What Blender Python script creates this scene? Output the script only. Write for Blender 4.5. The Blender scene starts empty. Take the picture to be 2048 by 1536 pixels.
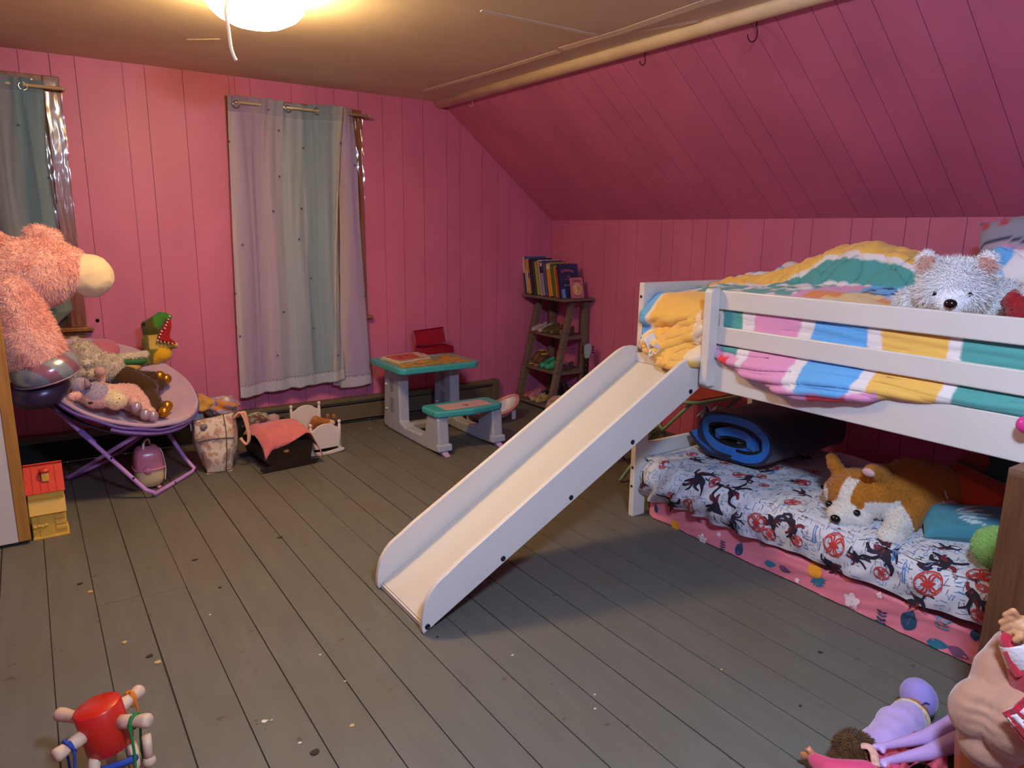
import bpy, bmesh, math, random
from mathutils import Vector, Matrix, noise, Euler
S = bpy.context.scene
COL = S.collection
PI = math.pi
R = math.radians
rnd = random.Random(7)

# ---------------------------------------------------------------- camera model
FPX = 1420.0
CAM_H = 1.5
def _cam_axes():
    yaw, pitch, roll = R(34.234), R(12.132), R(-0.7516)
    cy, sy, cp, sp = math.cos(yaw), math.sin(yaw), math.cos(pitch), math.sin(pitch)
    f = Vector((sy*cp, cy*cp, -sp)); r = Vector((cy, -sy, 0)); d = f.cross(r)
    cr, sr = math.cos(roll), math.sin(roll)
    return r*cr + d*sr, d*cr - r*sr, f
CR, CD, CF = _cam_axes()
CC = Vector((0, 0, CAM_H))
def at(px, py, x=None, y=None, z=None):
    """the point of the room seen at a photograph position on the plane x=, y= or z="""
    d = CR*((px-1024)/FPX) + CD*((py-768)/FPX) + CF
    if x is not None: t = x/d.x
    elif y is not None: t = y/d.y
    else: t = (z-CAM_H)/d.z
    return CC + d*t

# ---------------------------------------------------------------- colours, materials
def lin(h):
    if isinstance(h, str):
        h = h.lstrip('#'); c = [int(h[i:i+2], 16)/255 for i in (0, 2, 4)]
    else: c = list(h)
    return tuple(v/12.92 if v <= .04045 else ((v+.055)/1.055)**2.4 for v in c)
MATS = {}
def N(nt, t, **kw):
    n = nt.nodes.new(t)
    for k, v in kw.items(): setattr(n, k, v)
    return n
def mat(name, col, rough=.6, var=0., vscale=8., bump=0., bscale=40., metal=0., sheen=0., spec=.5, emit=0., alpha=1., trans=0., coat=0., stretch=None, var_col=None, sss=0.):
    if name in MATS: return MATS[name]
    m = bpy.data.materials.new(name); m.use_nodes = True; MATS[name] = m
    nt = m.node_tree; b = nt.nodes['Principled BSDF']; c = lin(col)
    b.inputs['Base Color'].default_value = (*c, 1); b.inputs['Roughness'].default_value = rough
    b.inputs['Metallic'].default_value = metal; b.inputs['Specular IOR Level'].default_value = spec
    b.inputs['Sheen Weight'].default_value = sheen; b.inputs['Coat Weight'].default_value = coat
    b.inputs['Transmission Weight'].default_value = trans; b.inputs['Alpha'].default_value = alpha
    if sss: b.inputs['Subsurface Weight'].default_value = sss; b.inputs['Subsurface Radius'].default_value = (.01, .005, .003)
    if emit: b.inputs['Emission Color'].default_value = (*c, 1); b.inputs['Emission Strength'].default_value = emit
    if var or bump:
        tc = N(nt, 'ShaderNodeTexCoord'); mp = N(nt, 'ShaderNodeMapping'); nt.links.new(tc.outputs['Object'], mp.inputs['Vector'])
        if stretch: mp.inputs['Scale'].default_value = stretch
    if var:
        nz = N(nt, 'ShaderNodeTexNoise'); nz.inputs['Scale'].default_value = vscale; nz.inputs['Detail'].default_value = 5
        nt.links.new(mp.outputs['Vector'], nz.inputs['Vector'])
        rp = N(nt, 'ShaderNodeValToRGB'); rp.color_ramp.elements[0].position = .3; rp.color_ramp.elements[1].position = .72
        c2 = lin(var_col) if var_col else tuple(v*(1-var) for v in c)
        rp.color_ramp.elements[0].color = (*c2, 1)
        rp.color_ramp.elements[1].color = (*[min(1, v*(1+(var*.5 if not var_col else 0))) for v in c], 1)
        nt.links.new(nz.outputs['Fac'], rp.inputs['Fac']); nt.links.new(rp.outputs['Color'], b.inputs['Base Color'])
    if bump:
        nz = N(nt, 'ShaderNodeTexNoise'); nz.inputs['Scale'].default_value = bscale; nz.inputs['Detail'].default_value = 4
        nt.links.new(mp.outputs['Vector'], nz.inputs['Vector'])
        bp = N(nt, 'ShaderNodeBump'); bp.inputs['Strength'].default_value = min(1, bump); bp.inputs['Distance'].default_value = .004
        nt.links.new(nz.outputs['Fac'], bp.inputs['Height']); nt.links.new(bp.outputs['Normal'], b.inputs['Normal'])
    return m
def attr_mat(name, rough=.9, sheen=.3, bump=.3, bscale=120., spec=.2, metal=0.):
    """a cloth whose dyed or printed colour comes from the mesh's own 'dye' attribute"""
    if name in MATS: return MATS[name]
    m = mat(name, '888888', rough, bump=bump, bscale=bscale, sheen=sheen, spec=spec, metal=metal)
    nt = m.node_tree; a = N(nt, 'ShaderNodeAttribute', attribute_name='dye')
    nt.links.new(a.outputs['Color'], nt.nodes['Principled BSDF'].inputs['Base Color'])
    return m

# ---------------------------------------------------------------- mesh builder
def V(*a): return Vector(a)
def catmull(pts, n=6, closed=False):
    P = [Vector(p) for p in pts]; out = []; k = len(P)
    for i in range(k if closed else k-1):
        if closed: a, b, c, d = P[(i-1) % k], P[i], P[(i+1) % k], P[(i+2) % k]
        else: a, b, c, d = P[max(i-1, 0)], P[i], P[i+1], P[min(i+2, k-1)]
        for j in range(n):
            t = j/n
            out.append(.5*((2*b)+(c-a)*t+(2*a-5*b+4*c-d)*t*t+(3*b-a-3*c+d)*t*t*t))
    if not closed: out.append(P[-1])
    return out
def interp(x, tab):
    if x <= tab[0][0]: return tab[0][1]
    for (a, u), (b, v) in zip(tab, tab[1:]):
        if x <= b:
            t = (x-a)/(b-a); t = t*t*(3-2*t) ; return u+(v-u)*t
    return tab[-1][1]
class MB:
    def __init__(s): s.v = []; s.f = []; s.mi = []; s.sm = []; s.c = []; s.col = None
    def add(s, vs, fs, m=0, smooth=False, cols=None):
        o = len(s.v); s.v += [Vector(p) for p in vs]
        s.c += cols if cols else [s.col]*len(vs)
        for f in fs: s.f.append(tuple(i+o for i in f)); s.mi.append(m); s.sm.append(smooth)
        return s
    def box(s, lo, hi, m=0, mtx=None):
        (a, b, c), (d, e, f) = lo, hi
        vs = [V(a,b,c), V(d,b,c), V(d,e,c), V(a,e,c), V(a,b,f), V(d,b,f), V(d,e,f), V(a,e,f)]
        if mtx: vs = [mtx @ v for v in vs]
        return s.add(vs, [(0,3,2,1), (4,5,6,7), (0,1,5,4), (1,2,6,5), (2,3,7,6), (3,0,4,7)], m)
    def cbox(s, c, size, m=0, rot=(0,0,0)):
        M = Matrix.Translation(c) @ Euler(rot).to_matrix().to_4x4(); h = [k/2 for k in size]
        return s.box([-k for k in h], h, m, M)
    def prism(s, poly, vec, m=0, smooth=False):
        n = len(poly); P = [Vector(p) for p in poly]; vec = Vector(vec); vs = P+[p+vec for p in P]
        nrm = Vector((0,0,0))
        for i in range(n): nrm += P[i].cross(P[(i+1) % n])
        fl = nrm.dot(vec) > 0
        s.add(vs, [tuple(range(n))[::-1] if fl else tuple(range(n)), tuple(range(n, 2*n)) if fl else tuple(range(n, 2*n))[::-1]], m)
        o = len(s.v)-2*n
        for i in range(n):
            j = (i+1) % n; q = (o+i, o+j, o+n+j, o+n+i)
            s.f.append(q if fl else q[::-1]); s.mi.append(m); s.sm.append(smooth)
        return s
    def tube(s, path, r, n=8, m=0, closed=False, smooth=True, flat=None):
        P = [Vector(p) for p in path]; k = len(P); rr = r if isinstance(r, (list, tuple)) else [r]*k
        vs = []; up = None
        for i in range(k):
            if closed: t = P[(i+1) % k]-P[i-1]
            else: t = P[min(i+1, k-1)]-P[max(i-1, 0)]
            if t.length < 1e-9: t = Vector((0,0,1))
            t.normalize()
            if up is None:
                up = Vector((0,0,1)) if abs(t.z) < .9 else Vector((1,0,0))
            a = up - t*up.dot(t)
            if a.length < 1e-6: a = t.orthogonal()
            a.normalize(); up = a; b = t.cross(a)
            for j in range(n):
                w = 2*PI*j/n; vs.append(P[i]+(a*math.cos(w)*(flat or 1)+b*math.sin(w))*rr[i])
        fs = []
        for i in range(k if closed else k-1):
            for j in range(n):
                i2 = (i+1) % k; fs.append((i*n+j, i*n+(j+1) % n, i2*n+(j+1) % n, i2*n+j))
        if not closed: fs += [tuple(range(n))[::-1], tuple(range((k-1)*n, k*n))]
        return s.add(vs, fs, m, smooth)
    def lathe(s, prof, c=(0,0,0), n=24, m=0, axis=None, smooth=True, sx=1, sy=1):
        vs = []; k = len(prof); Q = Matrix.Identity(3)
        if axis is not None: Q = Vector((0,0,1)).rotation_difference(Vector(axis)).to_matrix()
        for r, z in prof:
            for j in range(n):
                w = 2*PI*j/n; vs.append(Vector(c)+Q @ Vector((r*math.cos(w)*sx, r*math.sin(w)*sy, z)))
        fs = [(i*n+j, i*n+(j+1) % n, (i+1)*n+(j+1) % n, (i+1)*n+j) for i in range(k-1) for j in range(n)]
        if prof[0][0] > 1e-6: fs.append(tuple(range(n))[::-1])
        if prof[-1][0] > 1e-6: fs.append(tuple(range((k-1)*n, k*n)))
        return s.add(vs, fs, m, smooth)
    def ell(s, c, rad, rot=(0,0,0), n=16, m=0, fn=None):
        Q = Euler(rot).to_matrix(); vs = []; k = n//2+1
        if not isinstance(rad, (list, tuple)): rad = (rad,)*3
        for i in range(k):
            ph = PI*i/(k-1)
            for j in range(n):
                w = 2*PI*j/n; p = Vector((math.sin(ph)*math.cos(w), math.sin(ph)*math.sin(w), math.cos(ph)))
                if fn: p = fn(p)
                vs.append(Vector(c)+Q @ Vector((p.x*rad[0], p.y*rad[1], p.z*rad[2])))
        fs = [(i*n+j, (i+1)*n+j, (i+1)*n+(j+1) % n, i*n+(j+1) % n) for i in range(k-1) for j in range(n)]
        return s.add(vs, fs, m, True)
    def grid(s, fn, nu, nv, m=0, smooth=True, cu=False, cv=False, colf=None, mf=None):
        vs = []; cs = []
        for i in range(nu+(0 if cu else 1)):
            for j in range(nv+(0 if cv else 1)):
                p = fn(i/nu, j/nv); vs.append(p)
                if colf: cs.append(colf(i/nu, j/nv, p))
        W = nv+(0 if cv else 1); H = nu+(0 if cu else 1); o = len(s.v)
        s.add(vs, [], m, cols=cs or None)
        for i in range(nu):
            for j in range(nv):
                i2, j2 = (i+1) % H, (j+1) % W
                s.f.append((o+i*W+j, o+i2*W+j, o+i2*W+j2, o+i*W+j2)); s.sm.append(smooth)
                s.mi.append(mf((i+.5)/nu, (j+.5)/nv) if mf else m)
        return s
    def build(s, name, mats, parent=None, bevel=0, segs=2, solid=0, sub=0, fix=True, offset=0, simple=0):
        if not isinstance(mats, (list, tuple)): mats = [mats]
        me = bpy.data.meshes.new(name); off = Vector((0,0,0)); q = parent
        while q: off += q.location; q = q.parent
        if parent is None:
            xs = [v.x for v in s.v]; ys = [v.y for v in s.v]; zs = [v.z for v in s.v]
            off = Vector(((min(xs)+max(xs))/2, (min(ys)+max(ys))/2, min(zs)))
        me.from_pydata([v-off for v in s.v], [], s.f)
        for m in mats: me.materials.append(m)
        for p, mi, sm in zip(me.polygons, s.mi, s.sm): p.material_index = mi; p.use_smooth = sm
        if any(c is not None for c in s.c):
            a = me.color_attributes.new('dye', 'FLOAT_COLOR', 'POINT')
            buf = []
            for c in s.c: buf += [*(c or (.5,.5,.5)), 1]
            a.data.foreach_set('color', buf)
        if fix:
            bm = bmesh.new(); bm.from_mesh(me); bmesh.ops.recalc_face_normals(bm, faces=bm.faces); bm.to_mesh(me); bm.free()
        o = bpy.data.objects.new(name, me); COL.objects.link(o)
        if parent is None: o.location = off
        else: o.parent = parent
        if solid: md = o.modifiers.new('thick', 'SOLIDIFY'); md.thickness = solid; md.offset = offset
        if bevel: md = o.modifiers.new('round', 'BEVEL'); md.width = bevel; md.segments = segs; md.limit_method = 'ANGLE'; md.angle_limit = R(40)
        if sub: md = o.modifiers.new('sub', 'SUBSURF'); md.levels = sub; md.render_levels = sub
        return o
def tag(o, label, cat, group=None, kind=None):
    o['label'] = label; o['category'] = cat
    if group: o['group'] = group
    if kind: o['kind'] = kind
    return o
def thing(name, label, cat, loc=(0,0,0), group=None):
    o = bpy.data.objects.new(name, None); COL.objects.link(o); o.location = loc; o.empty_display_size = .05
    return tag(o, label, cat, group)
def struct(o): o['kind'] = 'structure'; return o
def dup(o, loc=None, rot=None, label=None, group=None):
    def cp(a, par):
        b = a.copy(); COL.objects.link(b); b.parent = par
        for ch in list(a.children): cp(ch, b)
        return b
    r = cp(o, None)
    if loc is not None: r.location = loc
    if rot is not None: r.rotation_euler = rot
    if label: r['label'] = label
    if group: r['group'] = group
    return r
def nz(p, s=1., seed=0): return noise.noise(Vector((p[0]*s+seed*7.3, p[1]*s-seed*3.1, p[2]*s+seed)))

# ---------------------------------------------------------------- soft toys: one continuous skin from rounded masses
def capsule(mb, a, b, ra, rb, n=14):
    a, b = Vector(a), Vector(b); k = 8; path = []; rr = []
    d = (b-a); L = d.length; d.normalize()
    for i in range(5):
        w = PI/2*i/4; path.append(a-d*ra*math.cos(w)); rr.append(max(ra*math.sin(w), .0008))
    for i in range(1, k): t = i/k; path.append(a.lerp(b, t)); rr.append(ra+(rb-ra)*t)
    for i in range(5):
        w = PI/2*i/4; path.append(b+d*rb*math.sin(w)); rr.append(max(rb*math.cos(w), .0008))
    mb.tube(path, rr, n)
def skin_mesh(parts, vox, smooth=6):
    mb = MB()
    for p in parts:
        if p[0] == 'e': mb.ell(p[1], p[2], p[3] if len(p) > 3 else (0,0,0), 18)
        else: capsule(mb, *p[1:5])
    me = bpy.data.meshes.new('tmp'); me.from_pydata(mb.v, [], mb.f)
    bm = bmesh.new(); bm.from_mesh(me); bmesh.ops.recalc_face_normals(bm, faces=bm.faces); bm.to_mesh(me); bm.free()
    o = bpy.data.objects.new('tmp', me); COL.objects.link(o)
    r = o.modifiers.new('r', 'REMESH'); r.mode = 'VOXEL'; r.voxel_size = vox
    k = o.modifiers.new('s', 'SMOOTH'); k.iterations = smooth; k.factor = .6
    dg = bpy.context.evaluated_depsgraph_get(); ev = o.evaluated_get(dg); m2 = ev.to_mesh()
    vs = [v.co.copy() for v in m2.vertices]; ns = [v.normal.copy() for v in m2.vertices]; fs = [tuple(p.vertices) for p in m2.polygons]
    ev.to_mesh_clear(); bpy.data.objects.remove(o); bpy.data.meshes.remove(me)
    return vs, ns, fs
def plush(name, parts, colf, parent=None, vox=.006, smooth=6, fur=0, flen=.012, fw=.0022, droop=.3, mat_=None, furf=None, wob=0., seed=1):
    """colf(point, normal) -> linear colour of the pile there"""
    vs, ns, fs = skin_mesh(parts, vox, smooth)
    if wob: vs = [v+n*wob*(nz(v, 18, seed)+.5*nz(v, 40, seed+3)) for v, n in zip(vs, ns)]
    mb = MB(); mb.add(vs, fs, 0, True, [colf(v, n) for v, n in zip(vs, ns)])
    rg = random.Random(seed)
    if fur:
        areas = []; tot = 0
        for f in fs:
            a = (vs[f[1]]-vs[f[0]]).cross(vs[f[2]]-vs[f[0]]).length; tot += a; areas.append(tot)
        import bisect
        fv = []; ff = []; fc = []
        for i in range(fur):
            f = fs[min(bisect.bisect(areas, rg.random()*tot), len(fs)-1)]
            w = [rg.random() for _ in f]; sw = sum(w)
            p = sum((vs[q]*(x/sw) for q, x in zip(f, w)), Vector((0,0,0))); n = sum((ns[q] for q in f), Vector((0,0,0))).normalized()
            L = flen*(furf(p, n) if furf else 1)*rg.uniform(.6, 1.25)
            if L < .001: continue
            le = Vector((rg.gauss(0,.6), rg.gauss(0,.6), rg.gauss(0,.6)-droop*1.6)); le -= n*le.dot(n)
            if le.length < 1e-4: continue
            le.normalize(); k = rg.uniform(.3, 1.1); d = (n*k+le*.8).normalized()
            t = n.cross(le).normalized()*fw
            mid = p+d*L*.55; tip = p+d*L+Vector((0,0,-droop*L*.25))
            o = len(fv); fv += [p+t-n*.001, p-t-n*.001, mid+t*.7, mid-t*.7, tip]
            ff += [(o, o+1, o+3, o+2), (o+2, o+3, o+4)]
            c = colf(p, n); j = rg.uniform(.92, 1.06); fc += [tuple(min(1, x*j) for x in c)]*5
        mb.add(fv, ff, 0, True, fc)
    o = mb.build(name, mat_ or attr_mat('plush_pile'), parent, fix=False)
    return o
def eye(parent, p, r, name='eye', col='0a0808'):
    return MB().ell(p, r, n=14).build(name, mat('glossy_bead', col, .08, spec=.7), parent)
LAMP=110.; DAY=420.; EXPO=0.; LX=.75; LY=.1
# ================================================================ the room
WB = 5.253; WR = 3.983; KNEE = 1.6; CEIL = 2.49; XS = 2.86; XL = -1.5; YF = -1.9
pink = mat('pink_wall_paint', 'c56a8e', .5, var=.13, vscale=3., bump=.12, bscale=25, stretch=(1,1,.5))
pink_gap = mat('pink_board_joint', '6f3347', .8)
def slope_z(x): return CEIL-(x-XS)*(CEIL-KNEE)/(WR-XS)
def wall_boards(name, base_quads, boards, extra=None):
    mb = MB()
    for q in base_quads: mb.add(q, [tuple(range(len(q)))], 1)
    for poly, vec in boards: mb.prism(poly, vec, 0)
    return struct(mb.build(name, [pink, pink_gap]))
# back wall: vertical boards of uneven width with dark joints
bx = [XL, -1.3, -1.1, -.9, -.72, -.5, -.3, -.1, .092, .246, .375, .627, .75, .971, 1.255, 1.293, 1.392, 1.671, 1.853, 1.98, 2.167, 2.357, 2.52, 2.70, 2.91, 3.032, 3.244, 3.40, 3.526, 3.71, 3.85, WR]
bl = []
for a, b in zip(bx, bx[1:]):
    g = .0011 if (int(a*100) % 3) else .0017
    a2, b2 = a+g, b-g
    za = CEIL if a2 <= XS else slope_z(a2); zb = CEIL if b2 <= XS else slope_z(b2)
    top = [(b2, WB, zb)] + ([(XS, WB, CEIL)] if a2 < XS < b2 else []) + [(a2, WB, za)]
    bl.append(([(a2, WB, 0), (b2, WB, 0)]+top, (0, .012, 0)))
wall_boards('wall_back', [[(XL, WB+.006, 0), (WR+.03, WB+.006, 0), (WR+.03, WB+.006, KNEE), (WR+.03, WB+.006, CEIL), (XL, WB+.006, CEIL)]], bl)
# knee wall on the right
ky = [YF, -1.6, -1.35, -1.1, -.9, -.62, -.4, -.1, .15, .4, .7, .95, 1.2, 1.42, 1.60, 1.768, 1.95, 2.075, 2.258, 2.383, 2.634, 2.762, 2.982, 3.272, 3.452, 3.58, 3.766, 3.887, 4.144, 4.35, 4.52, 4.8, 5.0, WB]
bl = [([(WR, a+.0017, 0), (WR, b-.0017, 0), (WR, b-.0017, KNEE), (WR, a+.0017, KNEE)], (.012, 0, 0)) for a, b in zip(ky, ky[1:])]
wall_boards('wall_right', [[(WR+.006, YF, 0), (WR+.006, WB+.02, 0), (WR+.006, WB+.02, KNEE+.03), (WR+.006, YF, KNEE+.03)]], bl)
# sloping boards under the roof
sy = [YF, -1.5, -1.2, -.8, -.5, -.2, .1, .35, .6, .85, 1.05, 1.25, 1.45, 1.62, 1.78, 1.921, 2.033, 2.209, 2.339, 2.587, 2.715, 2.888, 3.231, 3.382, 3.532, 3.702, 3.825, 4.028, 4.205, 4.451, 4.65, 4.85, 5.05, WB]
nv = Vector((CEIL-KNEE, 0, WR-XS)).normalized()*.012
bl = [([(XS, a+.0017, CEIL), (WR, a+.0017, KNEE), (WR, b-.0017, KNEE), (XS, b-.0017, CEIL)], nv) for a, b in zip(sy, sy[1:])]
h = nv*.5
wall_boards('wall_slope', [[Vector((XS, YF, CEIL))+h, Vector((WR, YF, KNEE))+h, Vector((WR, WB, KNEE))+h, Vector((XS, WB, CEIL))+h]], bl)
# left wall and the wall behind the viewer
mb = MB(); mb.box((XL-.05, YF, 0), (XL, WB, CEIL)); struct(mb.build('wall_left', pink))
mb = MB(); mb.box((XL, YF-.06, 0), (WR, YF, CEIL))
struct(mb.build('wall_front', pink))
# floor of grey painted boards
def floor_mat():
    m = mat('grey_floor_paint', '7f7a72', .55, spec=.35)
    nt = m.node_tree; b = nt.nodes['Principled BSDF']
    tc = N(nt, 'ShaderNodeTexCoord'); L = nt.links.new
    mp = N(nt, 'ShaderNodeMapping'); mp.inputs['Scale'].default_value = (6, .9, 1); L(tc.outputs['Object'], mp.inputs['Vector'])
    n1 = N(nt, 'ShaderNodeTexNoise'); n1.inputs['Scale'].default_value = 3.2; n1.inputs['Detail'].default_value = 7; n1.inputs['Roughness'].default_value = .65; L(mp.outputs[0], n1.inputs['Vector'])
    n2 = N(nt, 'ShaderNodeTexNoise'); n2.inputs['Scale'].default_value = 1.6; n2.inputs['Detail'].default_value = 6; L(tc.outputs['Object'], n2.inputs['Vector'])
    n3 = N(nt, 'ShaderNodeTexNoise'); n3.inputs['Scale'].default_value = 22; n3.inputs['Detail'].default_value = 3; L(tc.outputs['Object'], n3.inputs['Vector'])
    mx = N(nt, 'ShaderNodeMix', data_type='RGBA'); L(n1.outputs['Fac'], mx.inputs['Factor'])
    mx.inputs['A'].default_value = (*lin('504f4c'), 1); mx.inputs['B'].default_value = (*lin('69675f'), 1)
    m2 = N(nt, 'ShaderNodeMix', data_type='RGBA'); r = N(nt, 'ShaderNodeMapRange'); r.inputs[1].default_value = .5; r.inputs[2].default_value = .72; r.inputs[3].default_value = 0; r.inputs[4].default_value = .55
    L(n2.outputs['Fac'], r.inputs[0]); L(r.outputs[0], m2.inputs['Factor']); L(mx.outputs['Result'], m2.inputs['A']); m2.inputs['B'].default_value = (*lin('5b5448'), 1)
    m3 = N(nt, 'ShaderNodeMix', data_type='RGBA'); r2 = N(nt, 'ShaderNodeMapRange'); r2.inputs[1].default_value = .70; r2.inputs[2].default_value = .74; r2.inputs[3].default_value = 0; r2.inputs[4].default_value = .75
    L(n3.outputs['Fac'], r2.inputs[0]); L(r2.outputs[0], m3.inputs['Factor']); L(m2.outputs['Result'], m3.inputs['A']); m3.inputs['B'].default_value = (*lin('4a3a2a'), 1)
    L(m3.outputs['Result'], b.inputs['Base Color'])
    bp = N(nt, 'ShaderNodeBump'); bp.inputs['Strength'].default_value = .25; bp.inputs['Distance'].default_value = .003; L(n1.outputs['Fac'], bp.inputs['Height']); L(bp.outputs[0], b.inputs['Normal'])
    r3 = N(nt, 'ShaderNodeMapRange'); r3.inputs[3].default_value = .42; r3.inputs[4].default_value = .7; L(n2.outputs['Fac'], r3.inputs[0]); L(r3.outputs[0], b.inputs['Roughness'])
    return m
fm = floor_mat(); fgap = mat('floor_gap_dirt', '2a2018', .9)
fx = [-1.5, -1.36, -1.2, -1.04, -.88, -.72, -.56, -.397, -.235, -.07, .092, .253, .422, .585, .751, .909, 1.072, 1.235, 1.395, 1.558, 1.714, 1.871, 2.028, 2.188, 2.347, 2.51, 2.67, 2.83, 2.99, 3.15, 3.31, 3.47, 3.63, 3.79, WR+.02]
mb = MB(); mb.add([(XL, YF, -.004), (WR, YF, -.004), (WR, WB, -.004), (XL, WB, -.004)], [(0,1,2,3)], 1)
joints = {10: [2.93], 11: [2.98, 2.84], 12: [3.02]}
rg = random.Random(4)
for i, (a, b) in enumerate(zip(fx, fx[1:])):
    ends = [YF]+sorted([3.09] if abs(a-.092) < .01 else [3.07] if abs(a-.253) < .01 else [])+[WB]
    ga = rg.uniform(.0012, .0028); gb = rg.uniform(.0012, .0028)
    for p, q in zip(ends, ends[1:]):
        seg = [p+(q-p)*k/8 for k in range(9)]
        L_ = [a+ga+rg.uniform(-.0008, .0012) for _ in seg]; R_ = [b-gb-rg.uniform(-.0008, .0012) for _ in seg]
        for k in range(8):
            y0 = seg[k]+(.001 if k == 0 else 0); y1 = seg[k+1]-(.001 if k == 7 else 0)
            mb.prism([(L_[k], y0, -.02), (R_[k], y0, -.02), (R_[k+1], y1, -.02), (L_[k+1], y1, -.02)], (0,0,.02), 0)
fl = struct(mb.build('floor', [fm, fgap]))
# ceiling: sagging painted sheets with a cracked seam
cm = mat('ceiling_paint', 'e4d4b6', .75, var=.1, vscale=2., bump=.12, bscale=8)
mb = MB(); mb.box((XL, YF, CEIL), (XS+.02, WB, CEIL+.04))
def strip(pts, w, z=CEIL-.002, th=.004):
    for p, q in zip(pts, pts[1:]):
        p, q = Vector((*p, 0)), Vector((*q, 0)); d = (q-p).normalized(); n = Vector((-d.y, d.x, 0))*w
        mb.prism([(p-n)+V(0,0,z), (q-n)+V(0,0,z), (q)+V(0,0,z-th), (p)+V(0,0,z-th)], (0,0,.006), 0)
strip([(2.553, 4.9), (2.6, 4.1), (2.613, 3.4)], .035)
strip([(2.60, 3.35), (2.625, 2.9), (2.60, 2.35), (2.63, 1.5)], .045, th=.006)
strip([(1.859, 3.034), (2.2, 3.03), (2.549, 3.031)], .02)
strip([(2.62, 2.98), (2.78, 2.55)], .02)
strip([(.86, 4.42), (1.0, 4.30)], .012, th=.002)
struct(mb.build('ceiling', cm))
trm = mat('cream_moulding_paint', 'eadab8', .5, var=.12, vscale=6)
mb = MB()
pr = [(-.06, .0), (-.055, -.03), (-.03, -.052), (0.0, -.056), (.03, -.045), (.05, -.02), (.045, .02), (-.02, .02)]
mb.prism([(XS-.01+x*.95, YF, CEIL+z*.9) for x, z in pr], (0, WB-YF-.002, 0), 0, True)
struct(mb.build('trim_1', trm))
# windows behind the curtains
wood = mat('varnished_window_wood', '8a5a2a', .3, var=.35, vscale=5, stretch=(8,8,.7), coat=.4)
glass = mat('dark_window_glass', '3b4436', .08, spec=.8)
film = mat('clear_plastic_film', 'ffffff', .1); nt_ = film.node_tree
tr_, gl_, mx_ = N(nt_, 'ShaderNodeBsdfTransparent'), N(nt_, 'ShaderNodeBsdfGlossy'), N(nt_, 'ShaderNodeMixShader')
gl_.inputs['Roughness'].default_value = .13; mx_.inputs[0].default_value = .11
nt_.links.new(tr_.outputs[0], mx_.inputs[1]); nt_.links.new(gl_.outputs[0], mx_.inputs[2]); nt_.links.new(mx_.outputs[0], nt_.nodes['Material Output'].inputs['Surface'])
def window(name, x0, x1, z0, z1, frame=.085):
    e = bpy.data.objects.new(name, None); COL.objects.link(e); e.location = ((x0+x1)/2, WB, z0); struct(e)
    mb = MB()
    for a, b, c, d in ((x0, x0+frame, z0, z1), (x1-frame, x1, z0, z1), (x0+frame, x1-frame, z1-frame, z1)):
        mb.box((a, WB-.022, c), (b, WB-.001, d))
    mb.build('window_frame', wood, e, bevel=.004)
    mb = MB()
    i0, i1 = x0+frame, x1-frame
    for a, b, c, d in ((i0, i0+.045, z0, z1), (i1-.045, i1, z0, z1), (i0+.045, i1-.045, z1-frame-.05, z1-frame), (i0+.045, i1-.045, z0+.02, z0+.08), (i0+.045, i1-.045, (z0+z1)/2-.025, (z0+z1)/2+.025)):
        mb.box((a, WB-.012, c), (b, WB-.001, d))
    mb.build('sash', mat('dark_sash_wood', '4a3216', .5, var=.3, vscale=6, stretch=(8,8,.8)), e)
    MB().box((i0, WB-.004, z0), (i1, WB-.001, z1-frame)).build('window_pane', glass, e)
    mb = MB(); mb.box((x0-.03, WB-.055, z0-.025), (x1+.035, WB-.001, z0)); mb.box((x0+.01, WB-.02, z0-.095), (x1-.01, WB-.001, z0-.025))
    mb.build('window_sill', wood, e, bevel=.004)
    return e
w1 = window('window_1', -.62, .285, .872, 2.36)
w2 = window('window_2', 1.22, 2.18, .845, 2.36)
def plastic(par, x0, x1, z0, z1, seed):
    mb = MB()
    def fn(u, v):
        x = x0+(x1-x0)*u; z = z0+(z1-z0)*v
        k = 1-min(1, abs(u-.45)*1.6)
        y = WB-.030-.016*abs(nz((x*34+z*2.5, 0, z*2.2), 1, seed))-.018*k*max(0, nz((x*14, 3, z*3.0), 1, seed+4))-.008*abs(nz((x*60+z*7, 1, z*6), 1, seed+6))
        return V(x+.006*nz((0, 0, z*6), 1, seed), y, z)
    mb.grid(fn, 26, 160); o = mb.build('plastic_film', film, par); return o
plastic(w1, .02, .29, .86, 2.33, 3)
plastic(w2, 2.02, 2.185, .85, 2.32, 8)
# panel door at the left edge with its bare wood edge
dm = mat('white_door_paint', 'c9c2bb', .5, var=.06, vscale=4)
dw = mat('bare_door_edge_wood', 'a9772f', .5, var=.25, vscale=6, stretch=(9,9,.6))
dr = bpy.data.objects.new('door_1', None); COL.objects.link(dr); dr.location = (-.4, 3.93, 0); struct(dr)
mb = MB()
ps = [-.95, -.72, -.49, -.262, -.166]
for a, b in zip(ps, ps[1:]): mb.box((a+.001, 3.925, .018), (b-.001, 3.965, 2.02))
mb.box((-.95, 3.932, .018), (-.167, 3.965, 2.02)); mb.build('panel', dm, dr)
MB().box((-.166, 3.922, .018), (-.117, 3.967, 2.02)).build('edge_strip', dw, dr, bevel=.003)
MB().box((-.95, 3.935, .004), (-.135, 3.955, .018)).build('bottom_strip', mat('matte_black', '15131a', .7), dr)  # black strip filling the gap below the door panel
mb = MB(); mb.box((XL, 3.98, 0), (-.2, 4.78, .93)); struct(mb.build('wall_closet', dm))
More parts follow.
